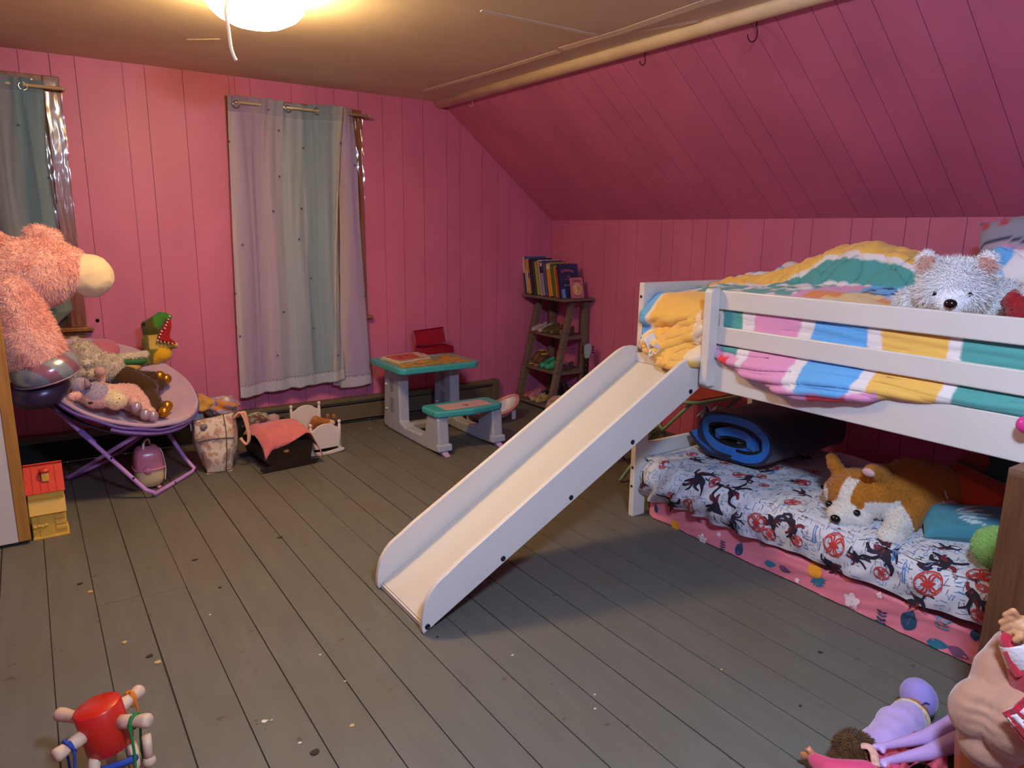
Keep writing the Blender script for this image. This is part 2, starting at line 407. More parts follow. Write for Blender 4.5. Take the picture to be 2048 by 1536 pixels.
# baseboard heater
hm = mat('olive_heater_enamel', '5f5443', .45, var=.1, vscale=5)
hd = mat('heater_dark_slot', '120f0d', .8)
ht = thing('baseboard_heater', 'long low olive brown baseboard heater along the window wall', 'heater', (1.6, 5.2, 0))
mb = MB(); mb.prism([(-.3, WB-.001, .205), (-.3, WB-.055, .205), (-.3, WB-.068, .195), (-.3, WB-.068, .178), (-.3, WB-.058, .178), (-.3, WB-.001, .195)], (3.69, 0, 0)); mb.build('top_cover', hm, ht)
mb = MB(); mb.box((1.42, WB-.068, .03), (3.37, WB-.058, .152)); mb.build('front_panel', hm, ht, bevel=.004)
mb = MB(); mb.box((-.3, WB-.03, .012), (3.37, WB-.002, .19)); mb.build('back_plate', hd, ht)
mb = MB(); mb.box((-.3, WB-.05, .158), (3.37, WB-.045, .172)); mb.build('louvre', hm, ht)
mb = MB(); mb.box((3.33, WB-.072, .0), (3.392, WB-.001, .212)); mb.build('end_cap', hm, ht, bevel=.006)
for k in range(6): MB().box((-.25+k*.72, WB-.05, 0), (-.23+k*.72, WB-.02, .03)).build('foot', hd, ht)
# hooks in the moulding and one in the wall
hk = mat('dark_hook_metal', '241e22', .4, metal=.8)
def hook(p, s, label, m=hk):
    mb = MB(); pts = [(0,0,.02), (0,0,0), (0,0,-.012*s), (.004*s,0,-.028*s), (.0,0,-.05*s), (-.014*s,0,-.055*s), (-.024*s,0,-.042*s), (-.024*s,0,-.034*s)]
    pts = catmull([(p[0]+x*.8, p[1]-x*.6, p[2]+z) for x, y, z in pts], 5)
    mb.tube(pts, .0028, 6); return tag(mb.build('ceiling_hook', m), label, 'hook', 'hooks in the cream ceiling moulding')
hook((2.876, 4.80, CEIL-.045), .8, 'small pale hook in the moulding nearest the window wall', mat('pale_hook_metal', 'b09aa5', .4, metal=.5))
hook((2.895, 3.02, CEIL-.045), 1, 'dark hook at the middle of the cream ceiling moulding')
hook((2.895, 2.30, CEIL-.04), 1.5, 'largest dark open hook in the cream moulding above the bunk bed')
mb = MB(); q = at(195, 641, y=WB); mb.lathe([(.012, 0), (.011, .004), (.004, .006), (.004, .018), (.0, .02)], (q.x, WB, q.z), 12, axis=(0,-1,0)); tag(mb.build('wall_knob', hk), 'tiny dark metal wall knob on the pink boards beside the left window', 'knob')
# crumbs and chips of paint on the boards
mb = MB(); rg = random.Random(11)
pale, tan, drk = mat('pale_paint_chip', 'd8cbb0', .8), mat('tan_crumb', 'b79a5e', .8), mat('dark_crumb', '2b1d14', .8)
spots = [(160,1168,2,.03),(180,1184,1,.03),(530,1443,0,.022),(543,1441,1,.016),(630,1505,2,.035),(705,1452,1,.02),(740,857,0,.016),(798,897,0,.014),(1640,1305,2,.022),(1600,1412,2,.016),(875,1274,2,.014),(600,1486,0,.012),(250,1285,1,.025),(315,1325,1,.035),(300,1312,2,.03),(390,1120,2,.03),(560,1075,2,.03),(440,1175,2,.02),(690,1363,0,.01),(1025,1311,0,.012),(1190,1418,0,.012),(1443,1340,1,.012),(1190,1390,0,.009),(640,1310,0,.01),(420,1230,0,.01)]
for px, py, k, s in spots:
    c = at(px, py, z=.0008)
    n = 7; pts = []
    for i in range(n):
        a = 2*PI*i/n; r = s*.5*rg.uniform(.5, 1.1); pts.append((c.x+r*math.cos(a), c.y+r*.8*math.sin(a), .0008))
    mb.prism(pts, (0,0,.0022), (2 if k == 2 else 1 if k == 1 else 0))
o = mb.build('floor_debris', [pale, tan, drk]); tag(o, 'crumbs and paint chips scattered over the grey floor boards', 'debris', kind='stuff')
# ================================================================ bunk bed with slide
wp = mat('white_bed_paint', 'd5d1cb', .38, var=.04, vscale=2.5, spec=.45)
boltm = mat('bolt_metal', '3a3a40', .3, metal=.9)
XB = 2.572; XE = 3.60; YE = 2.642; YN = .52
bed = thing('bunk_bed', 'low white wooden bunk bed with a slide on its open side', 'bunk bed', (3.05, 1.6, 0))
def post(x0, y0, h=1.255): MB().box((x0, y0, 0), (x0+.088, y0+.035, h)).build('post', wp, bed, bevel=.004)
post(XB, 2.607); post(XE-.088, 2.607); post(XB, YN); post(XE-.088, YN)
def board(name, lo, hi, b=.005): return MB().box(lo, hi).build(name, wp, bed, bevel=b)
board('end_board', (XB+.088, 2.609, 1.12), (XE-.088, 2.639, 1.255)); board('end_board', (XB+.088, 2.609, .80), (XE-.088, 2.639, .945))
board('low_rail', (XB+.088, 2.611, .322), (XE-.088, 2.637, .404))
board('end_board', (XB+.088, YN+.004, 1.12), (XE-.088, YN+.03, 1.255)); board('low_rail', (XB+.088, YN+.004, .322), (XE-.088, YN+.03, .404))
board('side_board', (XB+.002, YN+.036, .794), (XB+.026, 2.606, .942)); board('side_board', (XE-.026, YN+.036, .794), (XE-.002, 2.606, .942))
for z0, z1 in ((1.009, 1.09), (1.168, 1.254)):
    board('guard_rail', (XB+.004, YN+.036, z0), (XB+.026, 2.166, z1)); board('guard_rail', (XE-.024, YN+.036, z0), (XE-.002, 2.606, z1))
# rounded upright beside the slide opening
mb = MB(); y0 = 2.126; pl = []
for a, b, w in ((2.528, .835, 180), (2.528, 1.235, 90)): pass
def rrect(x0, z0, x1, z1, r, cor=(1,1,1,1)):
    pts = []
    for (cx, cz, a0), k in zip(((x1-r, z0+r, -90), (x1-r, z1-r, 0), (x0+r, z1-r, 90), (x0+r, z0+r, 180)), cor):
        if not k: pts.append({-90:(x1,z0), 0:(x1,z1), 90:(x0,z1), 180:(x0,z0)}[a0]); continue
        for i in range(7): w = R(a0+15*i); pts.append((cx+r*math.cos(w), cz+r*math.sin(w)))
    return pts
MB().prism([(x, y0, z) for x, z in rrect(2.515, .815, 2.574, 1.262, .022, (0,0,1,1))], (0,.04,0)).build('guard_upright', wp, bed, bevel=.003)
MB().box((2.598, y0+.002, .94), (2.625, y0+.038, 1.25)).build('guard_upright', wp, bed, bevel=.003)
# slats carrying the upper mattress
for k in range(10):
    y = .62+k*.205; MB().box((XB+.026, y, .80), (XE-.026, y+.07, .815)).build('slat', wp, bed)
# bolts of the frame
def bolt(p, ax, par, r=.0075):
    mb = MB(); mb.lathe([(r, -.002), (r, .002), (r*.75, .0035), (r*.35, .0035), (r*.35, .0015), (0, .0015)], p, 14, axis=ax); mb.build('bolt', boltm, par)
bolt((XB-.001, 2.624, 1.185), (-1,0,0), bed); bolt((XB-.001, 2.624, .275), (-1,0,0), bed); bolt((XB-.001, 2.624, .17), (-1,0,0), bed)
# slide
sl = bpy.data.objects.new('slide', None); COL.objects.link(sl); sl.parent = bed
sl.location = Vector((1.85, 2.41, 0))-bed.location
YA, YB2 = 2.196, 2.612
def rail(y):
    a, b = V(1.104, y, .0), V(2.575, y, .802)
    d = (b-a).normalized(); n = V(-d.z, 0, d.x)
    top0 = V(1.215, y, .222); top1 = V(2.435, y, .932)
    pts = [a, a+d*.04, b-d*.02, V(2.563, y, .815), V(2.563, y, .93), V(2.52, y, .94), V(2.47, y, .938)]
    cv = catmull([top1, top0], 1); pts += [V(2.435, y, .926), V(2.41, y, .914)]
    pts += [V(1.275, y, .262), top0]
    arc = catmull([top0, V(1.16, y, .186), V(1.118, y, .13), V(1.102, y, .07), V(1.098, y, .02), a], 5)[1:-1]
    return pts+arc
for y in (YA, YB2):
    mb = MB(); mb.prism(rail(y), (0,.022,0)); o = mb.build('side_panel', wp, sl, bevel=.004, segs=3)
mb = MB(); mb.prism([(1.118, YA+.022, .026), (1.135, YA+.022, .018), (2.56, YA+.022, .846), (2.56, YA+.022, .862), (2.53, YA+.022, .858)], (0, YB2-YA-.022, 0)); mb.build('slide_bed', mat('slide_laminate', 'cdc7bc', .22, spec=.5), sl, bevel=.002)
MB().box((1.112, YA+.022, .004), (1.16, YB2, .022)).build('bottom_bar', wp, sl)
MB().box((2.535, YA+.022, .86), (2.568, YB2, .905)).build('top_bar', wp, sl)
for px, py in ((855,1253), (1006,1117), (1142,995), (1265,884), (1381,783)):
    p = at(px, py, y=YA); bolt((p.x, YA-.001, p.z), (0,-1,0), sl, .011)
# ---------------------------------------------------------------- bedding
cloth = attr_mat('printed_cotton', .85, sheen=.25, bump=.15, bscale=260)
TEAL, WHT, PNK, BLU, YEL, RED, ORG, NAVY, LILAC = [lin(c) for c in ('509c99', 'e2dcdc', 'dc98c0', '62aae6', 'e6b95c', 'd83a44', 'e08a40', '232a54', 'cfc6da')]
PALE = lin('e3c48c')
edges = [(1436, TEAL), (1490, WHT), (1515, PNK), (1607, WHT), (1632, BLU), (1742, WHT), (1770, YEL), (1915, WHT), (1942, TEAL)]
yb = [(at(px, 655, x=2.62).y, c) for px, c in edges]+[(.82, WHT), (.78, PNK), (.52, WHT)]
def side_col(y, z, j):
    y += j
    if y > 2.13: return YEL if y > 2.19 else WHT
    c = TEAL
    for e, k in yb:
        if y <= e: c = k
    return c
zb = [(.5, .946), (.88, .945), (1.09, .942), (1.3, .925), (1.42, .893), (1.54, .872), (1.67, .852), (1.92, .893), (2.05, .925), (2.13, .95), (2.16, .952), (2.20, .90), (2.26, .872), (2.4, .875), (2.5, .90), (2.58, 1.0), (2.60, 1.05)]
ridge = [(.5, 1.38), (.9, 1.40), (1.12, 1.435), (1.25, 1.46), (1.36, 1.40), (1.44, 1.352), (1.52, 1.375), (1.65, 1.435), (1.8, 1.462), (1.92, 1.44), (2.05, 1.385), (2.2, 1.33), (2.35, 1.295), (2.5, 1.275), (2.6, 1.245)]
mid = [(.5, 1.225), (1.1, 1.22), (1.35, 1.22), (1.45, 1.24), (1.7, 1.258), (1.9, 1.262), (2.1, 1.25), (2.2, 1.235), (2.4, 1.235), (2.6, 1.20)]
def comf(u, v):
    y = .52+(2.6-.52)*u; op = max(0, min(1, (y-2.12)/.06))          # op: inside the slide opening
    b = interp(y, zb); r = interp(y, ridge); m = interp(y, mid)
    f = .5*nz((y*9, v*3, 0), 1, 2)+.35*nz((y*21, v*7, 0), 1, 5)
    bul = max(0, min(1, (.945-b)/.08))
    x0 = 2.566-.006*bul-.02*bul
    keys = [(2.590-.035*bul+.02*op, b+.002), (2.58-.055*bul-.01*op, b+.012), (2.585-.055*bul-.02*op, (b+.99)/2), (2.60-.02*op, .995), (2.615-.03*op, 1.05), (2.61-.03*op, 1.10), (2.615, 1.165), (2.66, 1.205-.01*op), (2.78, m-.012), (2.94, m), (3.04, m+.01), (3.08, m+(r-m)*.45), (3.105, m+(r-m)*.78), (3.13, r-.012), (3.20, r), (3.30, r-.03), (3.40, r-.10), (3.47, 1.20), (3.49, 1.05)]
    t = v*(len(keys)-1); i = min(int(t), len(keys)-2); w = t-i
    a, b1, c, d = keys[max(i-1, 0)], keys[i], keys[i+1], keys[min(i+2, len(keys)-1)]
    def cr(k): return .5*((2*b1[k])+(c[k]-a[k])*w+(2*a[k]-5*b1[k]+4*c[k]-d[k])*w*w+(3*b1[k]-a[k]-3*c[k]+d[k])*w**3)
    x, z = cr(0), cr(1)
    front = max(0, 1-abs(t-3.2)/4.2); top = max(0, min(1, (t-7)/3))
    # soft gathers: along the hem they run lengthwise, over the ridge across
    wr = .5+.5*math.sin(y*38+4*nz((y*4, z*6, 0), 1, 9)); gz = z*60+y*9+5*nz((y*5, z*7, 1), 1, 3)
    crease = abs(nz((y*4, z*26, x*3), 1, 6)); crease2 = abs(nz((y*11, z*13+x*9, 2), 1, 8))
    x += front*(-.012*crease*(1 if t < 3 else .35)*(bul+.25+op*1.6)+.006*f)
    # pulled tension folds between the rails, running lengthwise and converging at the upright
    tf = max(0, min(1, (y-1.2)/.9))
    if t < 8:
        q = math.sin(z*120+ (z-1.0)*60*(2.2-y)+3*nz((y*2.5, z*4, 1), 1, 12)); x -= (.006+.012*tf)*max(0, q)*(1-op)*max(0, min(1, (7.5-t)))
        x -= .012*max(0, nz((y*6, z*10, 0), 1, 31))*(1-op)
    if t > 8:
        z += top*.020*abs(nz((y*7+x*4, x*9-y*3, 0), 1, 15))+top*.012*abs(nz((y*18-x*6, x*16, 0), 1, 16))
        x += top*.018*nz((y*8, z*9, 0), 1, 17)
        q1 = abs(nz((y*11+z*7, x*5, z*5), 1, 18)); q2 = abs(nz((y*6-z*9, x*7, 4), 1, 19))
        z -= top*.012*(max(0, .12-q1)+.6*max(0, .12-q2))/.12*.8; x += top*.010*(max(0, .12-q1)+.5*max(0, .12-q2))/.12
    if op > 0 and t < 8: x -= op*(.045*abs(math.sin(z*21+y*5+1.5*f))**1.5+.010*abs(math.sin(z*70+y*30+3*f)))*min(1, (1.2-z)/.12 if z > 1.08 else 1)
    z += top*(.012*f+.016*crease2-.006)-.006*front*crease
    if y > 2.5: k = (y-2.5)/.1; x += .02*k*k*(1 if t < 8 else 0)
    if 3 < t < 7.2 and op < .5: x = max(x, 2.606)
    return V(x, y+.012*nz((x*9, z*9, y*4), 1, 4), z)
def comf_col(u, v, p):
    y = .52+2.08*u; t = v*18; j = .014*nz((p.x*8, p.z*14, y*6), 1, 2)+.006*nz((0, p.z*40, y*30), 1, 5); j2 = .25*nz((y*9, t*.5, 0), 1, 1)
    b = interp(y, zb)
    if t < 7.6:
        if y > 2.14:                                        # bundle in the slide opening
            if y > 2.545-.03*(p.z-.9)+j: return BLU
            if y > 2.515+j or (y < 2.235+.02*math.sin(p.z*30)+j and p.z > .93): return lin('e6d3b4')
            if p.z < .885 and y < 2.3: return RED
            return YEL
        if b < .94 and p.z < b+.028+j and y > 1.35:
            return RED if (1.46 < y < 1.62 or 2.04 < y < 2.10) else PNK
        if y > 1.98 and p.z < b+.045 and b < .95: return PNK
        return side_col(y, p.z, j)
    if y < 1.36:                                            # heap by the pillow
        s = t+j2*2
        if s > 13.3: return PNK if y < 1.27 else TEAL
        if 1.2+j*2 < y and s > 10.8: return BLU
        if y > 1.14 and s > 11: return WHT
        if s > 8.3: return YEL
        return BLU if nz((y*7, t, 0), 1, 3) > .1 else YEL
    s = t+j2
    sh = max(0, min(1, (y-1.95)/.3))
    if s > 15-.9*sh*1.5: return BLU if sh > .1 else YEL
    if s > 14.2-1.2*sh and sh > .1: return WHT if sh > .1 else YEL
    if s > 12.2-2.2*sh: return YEL
    if s > 11.7-2.4*sh: return WHT
    if s > 10.15-1.3*sh: return TEAL
    # printed part: cream leaf shapes, pink and blue fields, orange scallops
    if s < 8.5 and 1.38 < y < 1.82: return ORG if nz((y*9, 1, 0), 1, 7) > -.05 and s > 8.0 else PALE if nz((y*7, 4, 0), 1, 7) > -.2 else ORG
    if y > 1.86: 
        return WHT if nz((y*13, s*2.2, 3), 1, 9) > .05 else TEAL
    if y > 1.70: return PNK if s < 9.9 else WHT
    if y > 1.56:
        k = math.hypot((y-1.62)*16, s-9.3)
        return NAVY if abs(k-.75) < .10 else BLU
    if y > 1.42:
        return NAVY if noise.voronoi(Vector((y*42, s*4, 0)))[0][0] < .13 else LILAC
    return PNK
def comf_avg(u, v, p):
    cs = [comf_col(min(1, max(0, u+a/430)), min(1, max(0, v+b/230)), p+V(0, a*.004, b*.004)) for a, b in ((-.6,-.3), (.3,-.6), (.6,.3), (-.3,.6))]
    return tuple(sum(c[i] for c in cs)/4 for i in range(3))
mb = MB(); mb.grid(comf, 420, 220, colf=comf_avg)
tag(mb.build('comforter', cloth, None, solid=.012, offset=-1, fix=False), 'rumpled rainbow patched comforter spilling over the top bunk rails', 'comforter')
# care labels at the slide end of the comforter are pieces of it; a small crumpled tissue-like cloth lies there
mb = MB()
qc = at(1300, 690, x=2.485)
mb.grid(lambda u, v: qc+V(-.012+.02*math.sin(v*5+u*4)+.02*v, .035-.055*u-.012*math.sin(v*7), -.03+.085*v*(1-.75*abs(u-.35))-.012*math.sin(u*9)), 12, 10)
mb.grid(lambda u, v: qc+V(-.012+.018*math.sin(v*4), -.012-.05*u, -.028+.05*v*(.5+.5*u)+.010*math.sin(u*7)), 10, 8)
mb.grid(lambda u, v: qc+V(-.02+.01*v, -.008-.03*u, -.05+.025*v+.005*math.sin(u*9)), 6, 5)
tag(mb.build('white_cloth', mat('white_thin_cloth', 'e4dcd2', .85), None, solid=.003), 'small crumpled white cloth at the top of the slide by the bed post', 'cloth')
# upper mattress (under the comforter)
mm = mat('mattress_ticking', 'cfc9c0', .9)
tag(MB().box((XB+.05, .6, .818), (3.5, 2.59, 1.0)).build('upper_mattress', mm, None, bevel=.03, segs=3), 'mattress of the top bunk hidden under the rainbow comforter', 'mattress')
# pillow
def pillow(u, v):
    a = u*2-1; b = v*2-1; e = (1-a**4)*(1-b**4)
    return a, b, max(e, 0)**.5
pm = attr_mat('pillow_cotton', .85, sheen=.2, bump=.1, bscale=200)
GREY, NV, LAV = lin('8f96ab'), lin('232a50'), lin('a9a3b8')
def pcol(u, v, p):
    w = .55+.13*math.sin(u*7+.5); 
    if abs(v-w) < .025 or abs(v-w+.28) < .02: return NV
    if w-.02 > v > w-.12: return LAV
    if v > .86 and math.sin(u*40) > .3: return lin('b8475a')
    return GREY
M = Matrix.Translation((3.50, 1.20, 1.455)) @ Euler((R(62), R(-12), R(-92))).to_matrix().to_4x4()
mb = MB()
for sgn in (1, -1):
    def fn(u, v, sgn=sgn):
        a, b, e = pillow(u, v); return M @ V(a*.30*(1+.06*b*b), b*.19*(1+.06*a*a), sgn*.055*e)
    mb.grid(fn, 30, 24, colf=pcol)
tag(mb.build('pillow', pm, None), 'blue grey pillow with dark wavy lines at the wall side of the top bunk', 'pillow')
p = at(1578, 532, x=3.36)
mb = MB(); mb.ell((p.x+.02, p.y, p.z-.025), (.05, .06, .05), n=16); tag(mb.build('cushion', mat('white_plush_cloth', 'd8d2d4', .9), None), 'small white cushion peeping over the ridge of the comforter', 'cushion')
p = at(2052, 850, x=2.53)
k = thing('hair_clip_ball', 'magenta ball hanging on the bed side board at the right edge', 'ball', (p.x, p.y, p.z-.03))
MB().ell(p, (.026, .028, .028), n=18).build('ball', mat('magenta_plastic', 'd83a92', .3), k)
MB().tube([p+V(0,0,.02), p+V(.02,0,.06), p+V(.036,0,.095), p+V(.05,0,.10)], .003, 6).build('loop', mat('magenta_cord', 'c02f80', .8), k)
# ---------------------------------------------------------------- lower bunk: two mattresses with printed sheets
def decal(mb, surf, cx, cy, poly, m, off=.0030, rot=0, sc=1):
    """flat printed shape on a sheet: poly in metres round (cx, cy) of the sheet's own (u, v) lengths"""
    c, s = math.cos(rot), math.sin(rot); pts = [(cx+(x*c-y*s)*sc, cy+(x*s+y*c)*sc) for x, y in poly]
    bm = bmesh.new(); vs = [bm.verts.new((x, y, 0)) for x, y in pts]
    try: f = bm.faces.new(vs)
    except ValueError: bm.free(); return
    bmesh.ops.triangulate(bm, faces=bm.faces[:])
    for _ in range(3):
        lg = [e for e in bm.edges if e.calc_length() > .022]
        if not lg: break
        bmesh.ops.subdivide_edges(bm, edges=lg, cuts=1); bmesh.ops.triangulate(bm, faces=bm.faces[:])
    bm.verts.ensure_lookup_table(); bm.verts.index_update(); out = []
    for w in bm.verts:
        p = surf(w.co.x, w.co.y); e = .004
        n = (surf(w.co.x+e, w.co.y)-p).cross(surf(w.co.x, w.co.y+e)-p)
        n = n.normalized() if n.length > 1e-12 else V(0,0,1)
        if n.dot(V(-.8,-.2,.6)) < 0: n = -n
        out.append(p+n*off)
    mb.add(out, [tuple(x.index for x in f.verts) for f in bm.faces], m, True); bm.free()
def dring(mb, surf, cx, cy, r, w, m, off, n=26, sq=1.):
    for i in range(n):
        a, b = 2*PI*i/n, 2*PI*(i+1)/n
        decal(mb, surf, cx, cy, [(r*math.cos(a)*sq, r*math.sin(a)), (r*math.cos(b)*sq, r*math.sin(b)), ((r-w)*math.cos(b)*sq, (r-w)*math.sin(b)), ((r-w)*math.cos(a)*sq, (r-w)*math.sin(a))], m, off)
def ring(r, w, n=28, sq=1.):
    return [(r*math.cos(2*PI*i/n)*sq, r*math.sin(2*PI*i/n)) for i in range(n+1)]+[((r-w)*math.cos(2*PI*i/n)*sq, (r-w)*math.sin(2*PI*i/n)) for i in range(n, -1, -1)]
def stroke(pts, w):
    P = catmull([(x, y, 0) for x, y in pts], 4); L_, R_ = [], []
    for i, p in enumerate(P):
        d = (P[min(i+1, len(P)-1)]-P[max(i-1, 0)]).normalized(); k = w*(1-.65*abs(i/(len(P)-1)-.35)); n = V(-d.y, d.x, 0)*k
        L_.append((p.x+n.x, p.y+n.y)); R_.append((p.x-n.x, p.y-n.y))
    return L_+R_[::-1]
XF = 2.655
# pink sheet mattress on the floor
def pinks(a, y):                                            # a: length up the front face then over the top
    wob = .013*nz((y*3, a*6, 0), 1, 3)+.008*nz((y*8+a*10, a*9, 2), 1, 7)-.010*max(0, .10-abs(nz((y*6+a*22, a*4, 5), 1, 9)))/.10*.5
    if a < .125: return V(XF-.004+wob+.02*max(0, (y-2.5)/.08)**2, y, .006+a)
    return V(XF+(a-.125), y, .131+.004*nz((y*4, a*4, 1), 1, 2))
PS = mat('pink_sheet', 'd97888', .8, var=.07, vscale=5, sheen=.2); pn, po, pt, pw, pp_ = mat('print_navy', '24405f', .8), mat('print_orange', 'e69a2c', .8), mat('print_teal', '2d6f88', .8), mat('print_white', 'e6d0d2', .8), mat('print_plum', '6b4768', .8)
mb = MB(); mb.grid(lambda u, v: pinks(u*.35, .56+2.015*v), 36, 150)
mb.grid(lambda u, v: pinks(.13*u, 2.575)+V((.9)*v, .012*math.sin(u*PI), 0), 6, 10)
mb.box((XF+.03, .58, .004), (3.52, 2.56, .125), 0)
def leaf(L, w, n=9): return [(L*i/n, w*math.sin(PI*(i/n)**.8)) for i in range(n+1)]+[(L*i/n, -w*math.sin(PI*(i/n)**.8)) for i in range(n-1, 0, -1)]
def fl5(r): return [(r*(.62+.38*abs(math.cos(2.5*a)))*math.cos(a), r*(.62+.38*abs(math.cos(2.5*a)))*math.sin(a)) for a in [2*PI*i/40 for i in range(40)]]
def pd(px, py): 
    q = at(px, py, x=XF); return q.z-.006, q.y
for px, py, kind, s in ((1315,1017,'leaf0',.05),(1352,1050,'pine',.03),(1408,1085,'flower',.028),(1440,1068,'small',.012),(1447,1103,'fern',.045),(1482,1098,'leaf1',.055),(1527,1088,'frond',.02),(1632,1140,'pine',.034),(1595,1160,'small',.012),(1705,1200,'flower',.036),(1762,1190,'small',.013),(1763,1245,'fern',.055),(1822,1238,'leaf1',.075),(1888,1245,'frond',.04),(1955,1262,'leaf0',.05),(1400,1040,'plum',.02),(1570,1135,'plum',.035),(1915,1300,'plum',.045),(1540,1128,'leaf2',.04),(1870,1298,'leaf2',.05)):
    a, y = pd(px, py); a = max(.012, min(.118, a))
    D = lambda poly, m, dx=0, dy=0, rot=0: decal(mb, pinks, a+dx, y+dy, poly, m, rot=rot)
    if kind == 'pine':
        D(ring(s, s*.99, 20)[:21], 2)
        for k in range(7): D(leaf(s*1.3, s*.22), 3, -s*.9, -s*.35, PI+.5+(k-3)*.42)
    elif kind == 'flower': D(fl5(s), 4); D(stroke([(0,0),(-s*.5,-s*.3),(-s*.9,-s*.4)], .002), 5)
    elif kind == 'small': D(fl5(s), 4)
    elif kind == 'fern':
        D(stroke([(-s*.8,-.004),(0,0),(s*.8,.002)], .0016), 1)
        for k in range(5):
            for g in (1, -1): D(leaf(s*.42, s*.085), 1, -s*.55+k*s*.28, 0, g*1.1)
    elif kind == 'frond':
        for k in range(4):
            for g in (1, -1): D(leaf(s*.7, s*.12), 6, -s*.5+k*s*.35, 0, g*1.3)
    elif kind == 'leaf1': D(leaf(s*1.3, s*.42), 1, -s*.65, .015, -.25); D(stroke([(-s*.5,.01),(0,0),(s*.5,-.012)], .0012), 6)
    elif kind == 'leaf0': D(leaf(s, s*.3), 1, -s*.5, 0, .15)
    elif kind == 'leaf2': D(leaf(s*1.6, s*.4), 3, 0, s*.6, -1.35)
    elif kind == 'plum': D(leaf(s*1.7, s*.42), 5, 0, s*.7, -1.7)
o = mb.build('trundle_mattress', [PS, pn, po, pt, pw, pp_, mat('print_grey_teal', '6f7f90', .8)], None, fix=False)
tag(o, 'thin mattress on the floor in a pink sheet printed with tropical leaves', 'mattress')
# white printed sheet mattress above it, its hem sagging over the pink one
hem = [(.5, .185), (.94, .182), (1.05, .170), (1.17, .152), (1.29, .163), (1.44, .155), (1.64, .157), (1.78, .147), (2.02, .137), (2.2, .14), (2.4, .125), (2.53, .115), (2.66, .13)]
def sheet(a, y):                                            # a: 0 at the hem, rising over the rounded edge onto the top
    h = interp(y, hem); top = .33; Lf = top-h; end = max(0, (y-2.45)/.19)
    puck = .5+.5*math.sin(y*46+a*22+5*nz((y*3, a*5, 0), 1, 1))
    g = max(0, min(1, (y-1.75)/.4)); dr = .016*nz((y*5+a*6, a*9-y*3, 0), 1, 4)+.007*nz((y*14, a*16, 1), 1, 6)
    fold = (.032*g+.008)*puck*max(0, 1-a/.30)
    xf = 2.632-.05*math.sin(PI*min(1, a/Lf))*(.4+.6*g)
    if a < Lf: p = V(xf-fold+dr+.02*min(1, (a-Lf+.04)/.04 if a > Lf-.04 else 0), y, h+a-.004*(a/Lf))
    else:
        b = a-Lf; p = V(2.652-.02*math.exp(-b/.03)+b-fold+dr*.4, y, top+.012*(1-math.exp(-b/.04))+.010*nz((y*4, b*4, 3), 1, 5)+.006*nz((y*10+b*8, b*9, 3), 1, 6)*(1+g))
    if end > 0: p.x += .05*end**3*(1 if a < Lf else 0); p.z -= .03*end**4
    return p
SH = mat('white_printed_sheet', 'c9c9cf', .85, sheen=.2, bump=.1, bscale=180); sr, sk, sb, sc_ = mat('sheet_red', 'b8322a', .85), mat('sheet_ink', '22182a', .85), mat('sheet_blue', '3a76b4', .85), mat('sheet_maroon', '6e1f26', .85)
mb = MB(); mb.grid(lambda u, v: sheet(u*1.1, .56+2.085*v), 110, 260)
mb.box((2.70, .6, .14), (3.52, 2.60, .30), 0)
mb.grid(lambda u, v: V(2.64+.9*v, 2.640-.010*abs(math.sin(v*26))-.02*u*(1-u), .12+.215*u), 12, 60)
mb.grid(lambda u, v: V(2.655+.9*v, 2.632, .325), 2, 2)
rg = random.Random(21)
# fine hatching in blue and grey ink
for k in range(4200):
    a = rg.uniform(.01, .95); y = rg.uniform(.6, 2.6); L_ = rg.uniform(.010, .034)
    if rg.random() < .5: decal(mb, sheet, a, y, [(0,0), (L_,.0008), (L_,.0028), (0,.0018)], 3 if rg.random() < .6 else 2, .0014, rg.uniform(-.35,.35))
    else: decal(mb, sheet, a, y, [(0,0), (L_*.8,.0006), (L_*.8,.0026), (0,.0018)], 3 if rg.random() < .75 else 2, .0014, PI/2+rg.uniform(-.3,.3))
def emblem(a, y, r, rot=0):
    D = lambda poly, m=1: decal(mb, sheet, a, y, poly, m, .0026, rot)
    dring(mb, sheet, a, y, r, r*.09, 1, .0026); dring(mb, sheet, a, y, r*.86, r*.04, 1, .0026)
    D([(x*.17*r, yy*.5*r) for x, yy in [(math.cos(2*PI*i/16), math.sin(2*PI*i/16)) for i in range(16)]])
    for g in (1, -1):
        for k, (q, e) in enumerate((((.55,.62),(.35,.95)), ((.62,.22),(.75,.62)), ((.62,-.22),(.75,-.62)), ((.55,-.62),(.3,-.95)))):
            D(stroke([(g*.1*r, .1*r*(1.5-k)), (g*q[0]*r, q[1]*r*.8), (g*e[0]*r*.9, e[1]*r*.9)], r*.075))
def splash(a, y, s, rot, v):                                # dark brush-stroke motif
    q = random.Random(v); D = lambda poly, m: decal(mb, sheet, a, y, poly, m, .0022, rot, s)
    D([(.45*math.cos(t)*(1+.25*math.sin(3*t+v)), .24*math.sin(t)*(1+.3*math.cos(2*t+v))) for t in [2*PI*i/20 for i in range(20)]], 2)
    for k in range(5):
        g = q.uniform(0, 2*PI); l = q.uniform(.7, 1.15); b = q.uniform(-.5, .5)
        D(stroke([(.2*math.cos(g), .2*math.sin(g)), (.65*l*math.cos(g+b), .65*l*math.sin(g+b)), (l*math.cos(g-.1), l*math.sin(g-.1))], .085), 2)
    for k in range(2):
        g = q.uniform(0, 2*PI); D(stroke([(.15*math.cos(g), .1*math.sin(g)), (.5*math.cos(g+.4), .4*math.sin(g+.4)), (.75*math.cos(g+.2), .6*math.sin(g+.2))], .09), 4)
